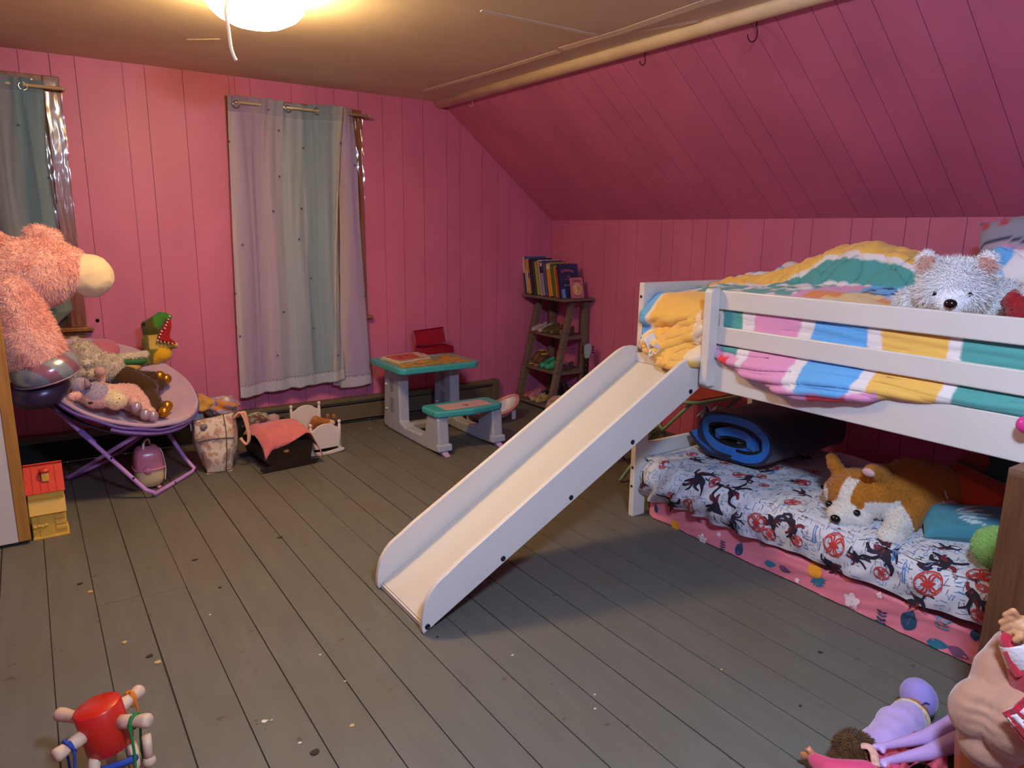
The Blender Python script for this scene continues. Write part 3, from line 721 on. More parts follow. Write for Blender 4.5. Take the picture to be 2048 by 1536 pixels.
def inv(px, py, top):
    if top: q = at(px, py, z=.335); return (.33-interp(q.y, hem))+max(0, q.x-2.632), q.y
    q = at(px, py, x=2.625); return max(.02, q.z-interp(q.y, hem)), q.y
for px, py, t, r in ((1300,932,1,.03),(1392,1008,0,.05),(1428,962,1,.035),(1520,1042,0,.055),(1448,930,1,.04),(1600,970,1,.045),(1518,955,1,.03),(1580,1008,1,.04),(1598,1080,0,.034),(1672,1088,0,.058),(1765,1145,0,.035),(1860,1165,0,.06),(1960,1085,1,.05),(1950,1140,0,.05),(1962,1230,0,.035),(1865,1060,1,.035)):
    a, y = inv(px, py, t); emblem(a, y, r*.82, rg.uniform(-.3, .3))
for i, (px, py, t, s, rot) in enumerate(((1335,970,1,.07,.4),(1355,1000,0,.07,1.2),(1385,955,1,.06,.2),(1440,985,1,.075,.1),(1445,1010,0,.075,.9),(1490,960,1,.06,.1),(1550,1040,0,.06,.5),(1590,1050,0,.07,.8),(1610,920,1,.06,.3),(1680,1040,1,.06,.2),(1660,1140,0,.06,.9),(1770,1110,0,.07,.8),(1730,1110,1,.06,.4),(1880,1120,0,.08,.2),(1830,1045,1,.07,.1),(1925,1075,1,.06,.3),(1880,1030,1,.05,.3),(1950,1190,0,.06,.8),(1840,1200,0,.05,1.),(1600,990,1,.05,.2),(1300,960,0,.05,1.4),(1470,1050,0,.05,.6))):
    a, y = inv(px, py, t); splash(a, y, s*1.15, rot, i)
for k in range(26):
    a, y = rg.uniform(.05, .9), rg.uniform(.6, 2.5); splash(a, y, rg.uniform(.05, .075), rg.uniform(0, 6), 40+k)
for k in range(16):
    a, y = rg.uniform(.05, .9), rg.uniform(.6, 2.5); emblem(a, y, rg.uniform(.022, .036))
for px, py, t in ((1480,1060,0),(1635,1085,0),(1790,1120,0),(1815,1165,0),(1540,950,1),(1920,1060,1),(1415,945,1),(1560,1015,1)):
    a, y = inv(px, py, t)
    for k in range(2): decal(mb, sheet, a, y+k*.009, [(0,0), (.075,.002), (.075,.005), (0,.005)], 3, .0022, .1)
o = mb.build('lower_mattress', [SH, sr, sk, sb, sc_], None, fix=False)
tag(o, 'lower bunk mattress in a white sheet printed with red round emblems', 'mattress')
# ================================================================ curtains
cur = attr_mat('sheer_curtain_cloth', .9, sheen=.35, bump=.12, bscale=300)
chrome = mat('chrome_ring', 'c8c4c0', .15, metal=1.)
rodm = mat('brushed_rod_metal', 'cdbd98', .35, metal=.35)
def rampc(u, st):
    if u <= st[0][0]: return st[0][1]
    for (a, c), (b, d) in zip(st, st[1:]):
        if u <= b: t = (u-a)/(b-a); t = t*t*(3-2*t); return tuple(x+(y-x)*t for x, y in zip(c, d))
    return st[-1][1]
CST = [(0, lin('c9b7b4')), (.06, lin('bfb0b8')), (.13, lin('a796ae')), (.22, lin('a792ab')), (.30, lin('b3a3b0')), (.38, lin('aaa4b0')), (.50, lin('a3adb2')), (.585, lin('9fadb0')), (.60, lin('83979f')), (.68, lin('8a9ea4')), (.76, lin('9cabac')), (.82, lin('b8b4a8')), (.88, lin('c2ac9c')), (.905, lin('bfaeb0')), (.93, lin('ad98b8')), (.96, lin('b5a4bc')), (1, lin('cfc4c8'))]
def curtain(name, label, zt, zb, plan, stops, stars, hemz, yoff, rodinfo, seed):
    """plan: list of (u, x, y) of the cloth seen from above"""
    def surf(u, v):
        i = 0
        while i < len(plan)-2 and u > plan[i+1][0]: i += 1
        a, b = plan[i], plan[i+1]; t = max(0, min(1, (u-a[0])/(b[0]-a[0])))
        x = a[1]+(b[1]-a[1])*t; y = a[2]+(b[2]-a[2])*t
        k = 1-v                                            # 0 at the top
        fl = (.004+.010*min(1, k*2.5))*math.sin(u*34+3*nz((u*5, k*1.2, 0), 1, seed))+.004*math.sin(u*85+nz((u*9, k*2, 1), 1, seed)*4)*(1-.5*k)
        z = zt(u)+(zb(u)-zt(u))*k
        x += (xl(u, k) if xl else 0)+.006*nz((u*6, k*3, 2), 1, seed+2)
        return V(x, y+fl+yoff*max(0, 1-k*9)*wv(u), z+(.004*math.sin(u*60) if v > .99 or v < .01 else 0))
    xl, wv = rodinfo
    e = thing(name, label, 'curtain', tuple(surf(.5, 0)))
    def cf(u, v, p):
        c = rampc(u+.012*nz((u*8, v*5, 0), 1, seed+1), stops); k = 1-v
        g = 1+.10*nz((u*60, v*2, 0), 1, seed+5)
        if k < .052: c = tuple(x*.86 for x in rampc(u*.9+.07, stops))
        if abs(k-.054) < .003: g *= 1.15
        if k > hemz and (k-hemz) < .005+.003*math.sin(u*260): g *= .62
        if k > hemz+.006: c = tuple(x*.6+.28 for x in c)
        return tuple(min(1, x*g*q) for x, q in zip(c, (.76, .78, .90)))
    mb = MB(); mb.grid(lambda a, b: surf(a, b), 220, 260, colf=cf)
    mb.col = lin('4a4658')
    for u, v in stars:
        def s2(a, b): return surf(a, b)
        p = surf(u, v); n = V(0, -1, 0); r = .011
        mb.add([p+n*.006+V(r*(1 if i % 2 == 0 else .42)*math.sin(PI*i/5), 0, r*(1 if i % 2 == 0 else .42)*math.cos(PI*i/5)) for i in range(10)], [tuple(range(10))], 0)
    mb.build('fabric_panel', cur, e, fix=False, solid=.002)
    return e, surf
# right window: curtain drawn across, a deep fold near its right edge
plan2 = [(0, 1.235, 5.165), (.04, 1.215, 5.15), (.50, 1.62, 5.15), (.80, 1.965, 5.15), (.845, 1.995, 5.135), (.865, 1.985, 5.17), (.89, 1.975, 5.165), (.94, 2.05, 5.15), (.97, 2.085, 5.16), (1, 2.095, 5.18)]
def xl2(u, k): return -.047*k*(1-u)+(.085*k*max(0, (u-.45)/.55) if u > .86 else -.04*k*u*max(0, 1-k)*2)-(.13*k*max(0, min(1, (u-.80)/.05)) if u < .875 else .13*k*max(0, 1-(u-.875)/.1))-(.13*k*max(0, 1-abs(u-.82)/.1) if False else 0)
def wv2(u):
    x = 1.215+u*.87
    for a, b in ((1.265, 1.468), (1.605, 1.812), (2.02, 2.3)):
        if a < x < b: return min(1, (x-a)/.03, (b-x)/.03)
    return -.8
zt2 = lambda u: 2.352+.006*math.sin(u*9)
zb2 = lambda u: interp(u, [(0, .308), (.3, .335), (.45, .345), (.6, .352), (.8, .372), (.85, .36), (.87, .30), (.93, .298), (1, .305)])
st2 = []
for px, py in ((568,262),(612,297),(570,355),(668,377),(609,420),(555,425),(667,440),(493,490),(605,482),(466,284),(712,592),(480,586),(575,628),(627,664),(489,671),(561,714),(681,720),(677,290),(705,330),(625,562)):
    q = at(px, py, y=5.14); k = (2.35-q.z)/2.03; x = q.x; u = min(.98, max(.02, (x+.047*k-1.205)/.90)); st2.append((u, 1-k))
cu2, sf2 = curtain('curtain', 'long lavender and teal sheer curtain over the right window', zt2, zb2, plan2, CST, st2, .955, .022, (xl2, wv2), 3)
plan1 = [(0, -.62, 5.16), (.4, -.3, 5.15), (.8, .06, 5.15), (.95, .185, 5.15), (1, .2, 5.165)]
CS1 = [(0, lin('a88fb4')), (.3, lin('8f8fa0')), (.55, lin('8a93a0')), (.66, lin('7d8088')), (.74, lin('8b959a')), (.84, lin('6f8f98')), (1, lin('83969c'))]
def xl1(u, k): return max(0, u-.55)/.45*(-.025*math.sin(min(1, k*1.2)*PI)+.035*max(0, k-.8)*3-.20*max(0, k-.93)*8)
def wv1(u): return 1 if (.85 < u < 1.1 or .2 < u < .5) else -.8
cu1, sf1 = curtain('curtain', 'grey teal sheer curtain over the left window behind the pink plush', lambda u: 2.318+.02*(1-u), lambda u: .86+.03*math.sin(u*8), plan1, CS1, [(.985, .62), (.90, .35), (.80, .82), (.72, .30)], .97, .022, (xl1, wv1), 9)
def rings(e, pts, y0):
    for x, z in pts:
        mb = MB(); mb.tube([(x+.021*math.cos(2*PI*i/22), y0+.004*math.cos(2*PI*i/22), z+.021*math.sin(2*PI*i/22)) for i in range(22)], .0045, 8, closed=True); mb.build('grommet', chrome, e)
rings(cu2, [(1.268, 2.297), (1.468, 2.300), (1.612, 2.303), (1.812, 2.307)], 5.142)
rings(cu1, [(.098, 2.274), (-.12, 2.274)], 5.142)
def rod(name, label, x0, x1, z):
    e = thing(name, label, 'curtain rod', ((x0+x1)/2, 5.15, z))
    mb = MB(); mb.tube([V(x0, 5.15, z), V(x1, 5.15, z)], .0095, 12); mb.build('pole', rodm, e, bevel=0)
    mb = MB(); mb.tube(catmull([V(x1, 5.15, z), V(x1+.012, 5.156, z), V(x1+.014, 5.18, z), V(x1+.010, WB-.001, z)], 4), .009, 10); mb.build('curved_end', rodm, e)
    mb = MB(); mb.tube(catmull([V(x0, 5.15, z), V(x0-.012, 5.156, z), V(x0-.014, 5.18, z), V(x0-.010, WB-.001, z)], 4), .009, 10); mb.build('curved_end', rodm, e)
rod('curtain_rod', 'slim pale curtain rod above the right window', 1.275, 2.20, 2.312)
rod('curtain_rod', 'slim pale curtain rod above the left window', -.66, .285, 2.283)

# ================================================================ saucer chair
SC = V(.375, 4.64, .604); az, ti, SR = -.82, .518, .45
sw = V(math.cos(az), math.sin(az), 0); su = V(-math.sin(az), math.cos(az), 0)
sv = sw*math.cos(ti)+V(0,0,-math.sin(ti)); sn = sw*math.sin(ti)+V(0,0,math.cos(ti))
def bowl(r, a, h=0):
    k = r/SR; return SC+(su*math.cos(a)+sv*math.sin(a))*r-sn*(.19*(1-k*k))+sn*h
def onbowl(px, py, h):
    d = at(px, py, y=5)-CC; t = (SC+sn*h-CC).dot(sn)/d.dot(sn); return CC+d*t
ch = thing('saucer_chair', 'lavender padded folding saucer chair full of soft toys', 'saucer chair', (.37, 4.64, 0))
lav = mat('lavender_plush_cloth', 'a489b4', .9, var=.3, vscale=6, var_col='b794a4', sheen=.6, bump=.3, bscale=60)
pip = mat('purple_piping', '5f4794', .7); tubm = mat('lavender_tube_enamel', 'b98ad0', .3, spec=.5); under = mat('dark_violet_cloth', '3f2c4c', .85)
mb = MB(); mb.grid(lambda u, v: bowl(SR*math.sqrt(max(u, .0004)), 2*PI*v, .012+.010*nz((u*5, math.cos(2*PI*v)*3, math.sin(2*PI*v)*3), 1, 2)), 24, 72, cv=True); mb.build('padded_seat', lav, ch, fix=False, solid=.02, offset=-1)
mb = MB(); mb.tube([bowl(SR+.004, 2*PI*i/72, -.004+.004*math.sin(i*1.1)) for i in range(72)], .0095, 8, closed=True); mb.build('piping', pip, ch)
mb = MB(); mb.grid(lambda u, v: bowl(SR*(.55+.46*u), 2*PI*v, -.035-.01*u), 6, 60, cv=True); mb.build('underside', under, ch, fix=False, solid=.004)
mb = MB(); mb.tube([bowl(SR-.005, R(40)+R(100)*i/20, -.024) for i in range(21)], .0125, 10); mb.build('front_rim_tube', tubm, ch)
fa, fb = V(.455, 4.27, .0125), V(.735, 4.60, .0125); ra, rb = V(.065, 4.83, .0125), V(.345, 5.14, .0125)
tl, tr = bowl(SR-.02, R(185), -.03), bowl(SR-.02, R(-45), -.03)
fl_, fr_ = bowl(SR-.03, R(120), -.03), bowl(SR-.03, R(35), -.03)
def leg(a, b, r=.0125): return catmull([a, a.lerp(b, .5), b], 4)
mb = MB(); mb.tube([tl]+[tl.lerp(fa, t) for t in (.25, .5, .75, .93)]+[fa+V(.01,-.004,.018), fa+(fb-fa)*.04, fa.lerp(fb, .3), fa.lerp(fb, .7), fa+(fb-fa)*.95, fb+V(.004,.004,.014)]+[fb.lerp(tr, t) for t in (.1, .35, .6, .85, 1)], .0125, 10); mb.build('front_leg_loop', tubm, ch)
mb = MB(); mb.tube([fl_]+[fl_.lerp(ra, t) for t in (.3, .6, .93)]+[ra+V(-.006,.004,.016), ra+(rb-ra)*.05, ra.lerp(rb, .5), ra+(rb-ra)*.95, rb+V(0,.004,.016)]+[rb.lerp(fr_, t) for t in (.1, .4, .7, 1)], .0125, 10); mb.build('rear_leg_loop', tubm, ch)
br = mat('violet_hinge_plastic', '7f62b4', .4)
h0 = tl.lerp(fa, .33); mb = MB(); mb.cbox(h0+V(.012,-.012,-.01), (.03, .02, .11), 0, (R(18), R(-35), 0)); mb.build('folding_hinge', br, ch, bevel=.005)
for q in (tl.lerp(fa, .58), fl_.lerp(ra, .06), tl.lerp(fa, .8), fa.lerp(fb, .5)):
    mb = MB(); mb.ell(q+V(.004,-.010,.002), .007, n=10); mb.build('rivet', boltm, ch)
mb = MB(); p = bowl(SR-.02, R(48), -.05)
mb.grid(lambda u, v: p+V(.10*u-.02+.01*v, .06*u-.03, -.012-.115*v+.012*math.sin(u*5)-.02*u*v), 8, 8); mb.build('hanging_label', mat('white_label_paper', 'c4c4cc', .7), ch, solid=.002)

# ---------------------------------------------------------------- toys lying in the chair
CREAM, PNKP, LVP, BRN, DBRN, GOLD, SIL = lin('cbb9a4'), lin('d9aaa6'), lin('9f93ae'), lin('43290f'), lin('2d1a0a'), lin('b07a20'), lin('a592a4')
shiny = mat('gold_foil_cloth', 'b8812a', .28, metal=.75); lil = mat('lilac_satin', 'ab96ac', .25, metal=.35)
B = onbowl
def T(name, label): return thing(name, label, 'soft toy', (0, 0, 0))
def settle(t, p): 
    d = Vector(p); t.location = d
    for c in t.children: c.location = -d if c.type == 'EMPTY' else c.location-d
# pale pink unicorn lying on its side at the front
u1 = T('plush_unicorn', 'pale pink plush unicorn with grey lilac forelock lying at the front of the saucer chair')
hd, sn_, bd, rp = B(196, 790, .00), B(232, 801, .01), B(258, 792, -.045), B(282, 812, -.05)
def c1(p, n):
    if (p-sn_).length < .066: return lin('d9c8a8')
    if (p-B(190, 778, .05)).length < .062 or (p-B(160, 770, .02)).length < .05: return LVP
    return PNKP
plush('body', [('e', hd, (.085,.072,.075)), ('e', sn_, (.058,.055,.052)), ('c', hd, bd, .06, .075), ('c', bd, rp, .075, .062), ('c', bd, B(270, 806, 0), .04, .033), ('c', rp, B(300, 826, -.02), .042, .033), ('e', B(160, 770, .01), (.05,.04,.045)), ('e', B(150, 792, .01), (.04,.022,.025), (0,0,.5)), ('e', B(203, 757, .03), (.022,.018,.04))], c1, u1, .007, 5, fur=3500, flen=.010, fw=.0016)
for q in (B(273, 815, .012), B(291, 829, .005), B(306, 832, .0)): MB().ell(q, (.030,.028,.033), n=14).build('hoof', lil, u1)
eye(u1, B(181, 806, .062), (.012,.008,.007))
for q in (B(239, 797, .066), B(234, 805, .066)): eye(u1, q, .0035, 'nostril')
MB().lathe([(.02,0),(.014,.02),(.004,.05),(0,.055)], B(176, 772, .06), 12, axis=(-.2,-.3,1)).build('horn', lil, u1)
# cream plush behind it
u2 = T('plush_lamb', 'fluffy cream plush with a star on its chest, rear of the saucer chair')
b0, b1 = B(165, 715, .02), B(222, 735, .03)
plush('body', [('e', b0, (.10,.09,.10)), ('e', b1, (.075,.07,.085)), ('c', b0, b1, .08, .07), ('e', B(150, 684, .0), (.038,.03,.036)), ('e', B(146, 742, .04), (.06,.05,.05)), ('e', B(190, 748, .05), (.05,.04,.035))], lambda p, n: lin('c4b5a6') if nz(p, 30) > -.2 else lin('b39f90'), u2, .007, 5, fur=5000, flen=.014, fw=.0018)
mb = MB(); q = B(174, 723, .12); mb.prism([q+V(.026*(1 if i % 2 == 0 else .5)*math.sin(2*PI*i/10), 0, .026*(1 if i % 2 == 0 else .5)*math.cos(2*PI*i/10)) for i in range(10)], (0,-.012,0)); mb.build('star', mat('cream_star_felt', 'd6c6ae', .9), u2, bevel=.003)
mb = MB(); mb.ell(B(200, 743, .11), (.03,.02,.026), n=14); mb.build('muzzle', mat('dusty_pink_felt', 'b9908c', .9), u2)
# brown horse with golden hooves
u3 = T('plush_horse', 'dark brown plush horse with shiny golden hooves lying in the saucer chair')
h1, h2 = B(252, 757, .0), B(292, 778, -.02)
plush('body', [('c', h1, h2, .075, .07), ('c', h1, B(310, 754, .02), .05, .034), ('c', h2, B(318, 818, -.01), .05, .036), ('c', h2, B(322, 766, .0), .045, .032), ('c', h2, B(300, 800, -.02), .05, .04)], lambda p, n: BRN, u3, .007, 5, fur=3500, flen=.009, fw=.0016)
for q in (B(319, 752, .035), B(332, 758, .02), B(328, 824, .0), B(334, 812, -.01)): MB().ell(q, (.034,.031,.033), n=14).build('hoof', shiny, u3)
mb = MB(); mb.ell(B(262, 735, .04), (.06,.04,.032), (0,0,.3), n=16); mb.build('muzzle', mat('tan_plush_cloth', 'b88d55', .95, bump=.4, bscale=80), u3)
# green slipper with white fluff
u4 = thing('slipper', 'green slipper lined with white fluff on the chair behind the brown horse', 'slipper', tuple(B(265, 725, .06)))
q = B(262, 721, .075)
MB().ell(q, (.095, .05, .032), (0, R(5), R(10)), n=20, fn=lambda p: V(p.x, p.y*(1+.15*p.x), min(p.z, .25))).build('sole', mat('green_felt', '2f6a34', .9, bump=.3, bscale=60), u4)
plush('lining', [('c', q+V(-.075,.0,.022), q+V(.08,.02,.028), .022, .024)], lambda p, n: lin('cfbfae'), u4, .006, 3, fur=900, flen=.010, fw=.002)
# pink satin cushion and lavender ruffle at the top of the chair
mb = MB(); mb.ell(B(200, 702, .03), (.12,.09,.045), (R(35), R(-10), R(30)), n=22); tag(mb.build('cushion', mat('pink_satin', 'b0607a', .4, sheen=.4), None), 'small rose pink satin cushion at the top of the saucer chair', 'cushion')
# dinosaur hand puppet standing open mouthed against the wall
dn = thing('dinosaur_puppet', 'green and yellow dinosaur puppet with a wide open red mouth against the pink wall', 'hand puppet', tuple(at(320, 728, y=4.98)))
Yd = 4.98
D3 = lambda x, y, dy=0: at(x, y, y=Yd+dy)
GRN, OLV, YLW, PYL = lin('3f7a2c'), lin('4a4416'), lin('d2a01c'), lin('c8a650')
def cd(p, n):
    if p.z > D3(300, 668).z:
        return GRN if (p-D3(322, 635)).length < .085 and p.x > D3(305, 640).x else OLV
    if (p-D3(322, 712)).length < .072 and p.x > D3(303, 700).x: return YLW
    if p.x > D3(296, 690).x and p.z > D3(300, 697).z: return PYL
    return lin('6f6a2a')
plush('body', [('c', D3(303, 655), D3(322, 634), .058, .036), ('c', D3(322, 634), D3(338, 634), .036, .02), ('c', D3(303, 655), D3(303, 690), .055, .045), ('c', D3(304, 690), D3(350, 690), .038, .022), ('e', D3(320, 708), (.075,.06,.052)), ('c', D3(300, 680), D3(310, 712), .05, .055), ('e', D3(289, 650), (.022,.024,.026)), ('c', D3(270, 725, -.03), D3(310, 722), .02, .03)], cd, dn, .006, 4, fur=1500, flen=.006, fw=.0015)
redf = mat('red_felt', '9a1018', .9, bump=.2, bscale=90)
mb = MB(); a, b, c, d, e, f = D3(343, 640, -.03), D3(318, 668, -.045), D3(308, 682, -.045), D3(352, 690, -.03), D3(335, 678, .0), D3(338, 660, .0)
wv_ = V(0, .07, 0)
mb.grid(lambda u, v: catmull([D3(341, 636), D3(332, 655, -.028), D3(316, 676, -.045), D3(335, 680, -.028), D3(354, 690)], 6)[min(24, int(u*24))]+V(-.004, -.012+.055*v, .012*(1-abs(v*2-1))), 24, 8)
pl = [D3(x, y, -.062) for x, y in ((342,637),(333,642),(326,652),(320,664),(314,680),(330,682),(354,690),(350,684),(340,676),(340,668),(343,655))]
mb.prism(pl, (0, .02, 0)); mb.build('mouth', redf, dn, fix=False)
teeth = mat('ivory_felt', 'd8cdb4', .9)
for k in range(9):
    t = k/8; p = D3(338-24*t*.8-(4 if k > 4 else 0), 632+48*t, -.066); mb = MB(); mb.lathe([(.006,0),(.004,.008),(0,.013)], p, 8, axis=(.7,-.5,-.4)); mb.build('tooth', teeth, dn)
for k in range(6):
    p = D3(314+38*k/5, 683+7*k/5, -.062); mb = MB(); mb.lathe([(.006,0),(.004,.008),(0,.013)], p, 8, axis=(.2,-.3,1)); mb.build('tooth', teeth, dn)
eye(dn, D3(288, 648, -.028), .009)
# toy carrier under the chair
tc = thing('toy_pet_carrier', 'pink and cream toy carrier with a handle under the saucer chair', 'toy carrier', (.48, 4.47, 0))
tp, tcr, twh = mat('pink_toy_plastic', 'd07f98', .25, spec=.5), mat('cream_toy_plastic', 'cdb891', .35), mat('pale_wire_plastic', 'd6c8c4', .4)
def shell(z0, z1):
    def fn(p):
        return p
    def surf(u, v):
        a = 2*PI*v; z = z0+(z1-z0)*u; k = (z/.25)
        r = (1-abs(2*k-1)**3.2)**(1/3.2) if 0 < k < 1 else 0.001
        ex = 2/3.4; cx = math.copysign(abs(math.cos(a))**ex, math.cos(a)); cy = math.copysign(abs(math.sin(a))**ex, math.sin(a))
        rib = 1+.012*(math.sin(cx*22) if z > .13 else 0)
        return V(.473+.078*r*cx*rib, 4.475+.085*r*cy*rib, .004+z)
    return surf
MB().grid(shell(.122, .2495), 18, 56, cv=True).build('upper_shell', tp, tc, fix=False)
MB().grid(shell(.0005, .122), 18, 56, cv=True).build('lower_shell', tcr, tc, fix=False)
MB().tube([V(.473+.081*math.copysign(abs(math.cos(a))**.6, math.cos(a)), 4.475+.088*math.copysign(abs(math.sin(a))**.6, math.sin(a)), .126) for a in [2*PI*i/48 for i in range(48)]], .006, 8, closed=True).build('waist_band', tp, tc)
mb = MB(); mb.lathe([(.024,0),(.022,.008),(.0,.010)], V(.458, 4.392, .125), 18, axis=(-.1,-1,0)); mb.build('latch', tp, tc)
mb = MB(); mb.tube(catmull([V(.45,4.43,.243), V(.455,4.44,.275), V(.475,4.475,.288), V(.49,4.51,.275), V(.495,4.52,.243)], 5), .007, 8); mb.build('handle', twh, tc)
for k in range(6):
    y = 4.42+.022*k; mb = MB(); mb.tube(catmull([V(.548, y, .045), V(.556, y, .12), V(.546, y, .215)], 5), .003, 6); mb.build('grille_bar', twh, tc)
for s in (-1, 1):
    mb = MB(); mb.ell(V(.473+.04*s, 4.42, .008), (.014,.014,.010), n=10); mb.build('foot', tp, tc)
# yellow toy house
th = thing('toy_house', 'yellow plastic toy house with a red roof beside the white door', 'toy house', (-.03, 4.02, 0))
yl, rd = mat('yellow_toy_plastic', 'd2a843', .4, spec=.4), mat('red_toy_plastic', 'c0392c', .3, spec=.5)
x0, x1, yf, yb_ = -.108, .036, 3.955, 4.10
mb = MB(); mb.box((x0, yf, 0), (x1, yb_, .235)); mb.build('walls', yl, th, bevel=.003)
for k in range(4):
    mb = MB(); mb.box((x1-.048, yf-.005, .035+.028*k), (x1-.003, yf+.002, .055+.028*k)); mb.build('clapboard', yl, th, bevel=.002)
    mb = MB(); mb.box((x0+.002, yf-.005, .035+.028*k), (x0+.017, yf+.002, .055+.028*k)); mb.build('clapboard', yl, th, bevel=.002)
mb = MB(); mb.box((x0+.03, yf-.004, .012), (x1-.055, yf+.002, .125)); mb.build('door', yl, th, bevel=.002)
mb = MB(); mb.prism([(x0-.004, yf-.020, .128), (x1+.004, yf-.020, .128), (x1+.004, yf+.004, .205), (x0-.004, yf+.004, .205)], (0,.006,.003)); mb.build('porch_roof', yl, th, bevel=.002)
mb = MB(); mb.box((x0-.002, yf-.004, .205), (x1+.002, yf+.004, .237)); mb.build('cornice', yl, th, bevel=.002)
mb = MB(); mb.box((x0-.002, yf-.006, 0), (x1+.006, yb_+.004, .012)); mb.build('base', yl, th, bevel=.002)
mb = MB()
for k in range(4): mb.ell(V(x0+.012+.015*k, yf-.005, .066+.004*(k % 2)), (.011,.006,.009), n=10)
mb.build('shrub', yl, th)
mb = MB()
mb.prism([(x0-.008, yf-.016, .237), (x1+.008, yf-.016, .237), (x1+.008, 4.028, .355), (x0-.008, 4.028, .355)], (0,.008,.006))
mb.prism([(x0-.008, yb_+.012, .237), (x1+.008, yb_+.012, .237), (x1+.008, 4.028, .355), (x0-.008, 4.028, .355)], (0,-.008,.006))
for k in range(1, 5):
    xx = x0-.008+(x1-x0+.016)*k/5; mb.prism([(xx-.001, yf-.020, .239), (xx+.001, yf-.020, .239), (xx+.001, 4.024, .357), (xx-.001, 4.024, .357)], (0,.006,.005))
mb.build('roof', rd, th)
mb = MB(); mb.prism([(x0+.002, 4.028-.06, .237), (x0+.002, 4.028+.06, .237), (x0+.002, 4.028, .345)], (x1-x0-.004, 0, 0)); mb.build('gable', yl, th)
mb = MB(); mb.box((-.045, 3.966, .285), (-.015, 3.99, .325)); mb.build('chimney', yl, th, bevel=.002)
mb = MB(); mb.lathe([(.016,0),(.024,.006),(.022,.016),(.010,.022),(0,.023)], V(-.03, 3.985, .325), 18); mb.build('bell', rd, th)

# ---------------------------------------------------------------- big pink plush hanging over the closet edge
gu = thing('giant_plush_unicorn', 'giant fluffy pink plush drooping in from the left edge with a cream muzzle', 'soft toy', (-.2, 4.3, .93))
G = lambda x, y, dy=0: at(x, y, y=4.28+dy)
PK, PK2, CRM = lin('f0b9b0'), lin('e8a8a0'), lin('dcc6a4')
mz = G(178, 552)
def cg(p, n):
    if (p-mz).length < .118 and p.x > G(140, 540).x-.01: return CRM
    k = nz(p, 9, 4); return PK if k > -.1 else PK2
parts = [('e', G(-60, 560, .12), (.26,.26,.28)), ('c', G(-30, 545, .05), G(75, 545), .18, .165), ('e', G(80, 545), (.165,.15,.17)), ('c', G(110, 535), mz, .135, .095), ('e', mz, (.118,.11,.112)), ('e', G(85, 470), (.085,.045,.045), (0, R(12), 0)), ('c', G(20, 590, -.08), G(62, 690, -.12), .12, .135), ('c', G(62, 690, -.12), G(80, 722, -.12), .135, .13), ('e', V(-.33, 4.38, 1.10), (.15,.22,.16))]
def fl_g(p, n): return 0 if (p-mz).length < .120 and p.x > G(140, 540).x-.01 else 1.15
plush('body', parts, cg, gu, .011, 6, fur=60000, flen=.017, fw=.0014, droop=.35, furf=fl_g, wob=.006)
hoofm = mat('iridescent_foil', '8a8fa0', .2, metal=.35, coat=1.)
nt = hoofm.node_tree; tcn = N(nt, 'ShaderNodeTexCoord'); wv3 = N(nt, 'ShaderNodeTexWave'); wv3.inputs['Scale'].default_value = 3.4; wv3.inputs['Distortion'].default_value = .6; wv3.bands_direction = 'DIAGONAL'
rp = N(nt, 'ShaderNodeValToRGB'); rp.color_ramp.elements[0].color = (*lin('9a6a80'), 1); rp.color_ramp.elements[1].color = (*lin('8fa0ac'), 1); rp.color_ramp.elements[0].position = .3; rp.color_ramp.elements[1].position = .5
nt.links.new(tcn.outputs['Object'], wv3.inputs['Vector']); nt.links.new(wv3.outputs['Fac'], rp.inputs['Fac']); nt.links.new(rp.outputs['Color'], nt.nodes['Principled BSDF'].inputs['Base Color'])
hc = G(92, 738, -.13)
mb = MB(); mb.ell(hc, (.155,.15,.105), (R(8), R(-14), 0), n=28, fn=lambda p: V(p.x, p.y, p.z if p.z > -.35 else -.35+(p.z+.35)*.35)); mb.build('hoof', hoofm, gu)
h2 = G(78, 778, -.08)
mb = MB(); mb.ell(h2, (.14,.14,.085), (R(14), R(-10), 0), n=28); mb.build('sole', mat('smoky_violet_satin', '4a3d58', .3, metal=.4), gu)
mb = MB(); mb.tube([hc+Euler((R(8), R(-14), 0)).to_matrix() @ V(.152*math.cos(2*PI*i/40), .147*math.sin(2*PI*i/40), -.034) for i in range(40)], .004, 6, closed=True); mb.build('seam', mat('violet_thread', '8d7a98', .5, metal=.3), gu)
# ================================================================ toddler desk with bench
tq, gp = mat('turquoise_toy_plastic', '3c9ea6', .3, spec=.5), mat('grey_blue_toy_plastic', 'a3a9ba', .4, spec=.4)
dk = thing('toddler_desk', 'turquoise topped plastic toddler desk with an attached bench', 'desk', (2.44, 4.6, 0))
def rr(x0, y0, x1, y1, r, z): return [V(x, y, z) for x, y in rrect(x0, y0, x1, y1, r)]
MB().prism(rr(2.11, 4.50, 2.775, 5.075, .06, .492), (0,0,.045)).build('desk_top', tq, dk, bevel=.010, segs=3)
pm1 = attr_mat('printed_sticker', .4, sheen=0, bump=0, spec=.4)
def dpc(u, v, p):
    k = nz((p.x*14, p.y*14, 0), 1, 3); q = nz((p.x*26, p.y*26, 1), 1, 8)
    if v > .62+.12*math.sin(u*8): return lin('6f8fa6') if q < .1 else lin('9fb0b4')
    if k > .22: return lin('d08a2c')
    if q > .3: return lin('4f6a90')
    return lin('96863c') if k > -.1 else lin('b09a50')
mb = MB(); mb.grid(lambda u, v: V(2.15+.585*u, 4.54+.495*v, .5378), 50, 44, colf=dpc); mb.build('picture_inset', pm1, dk)
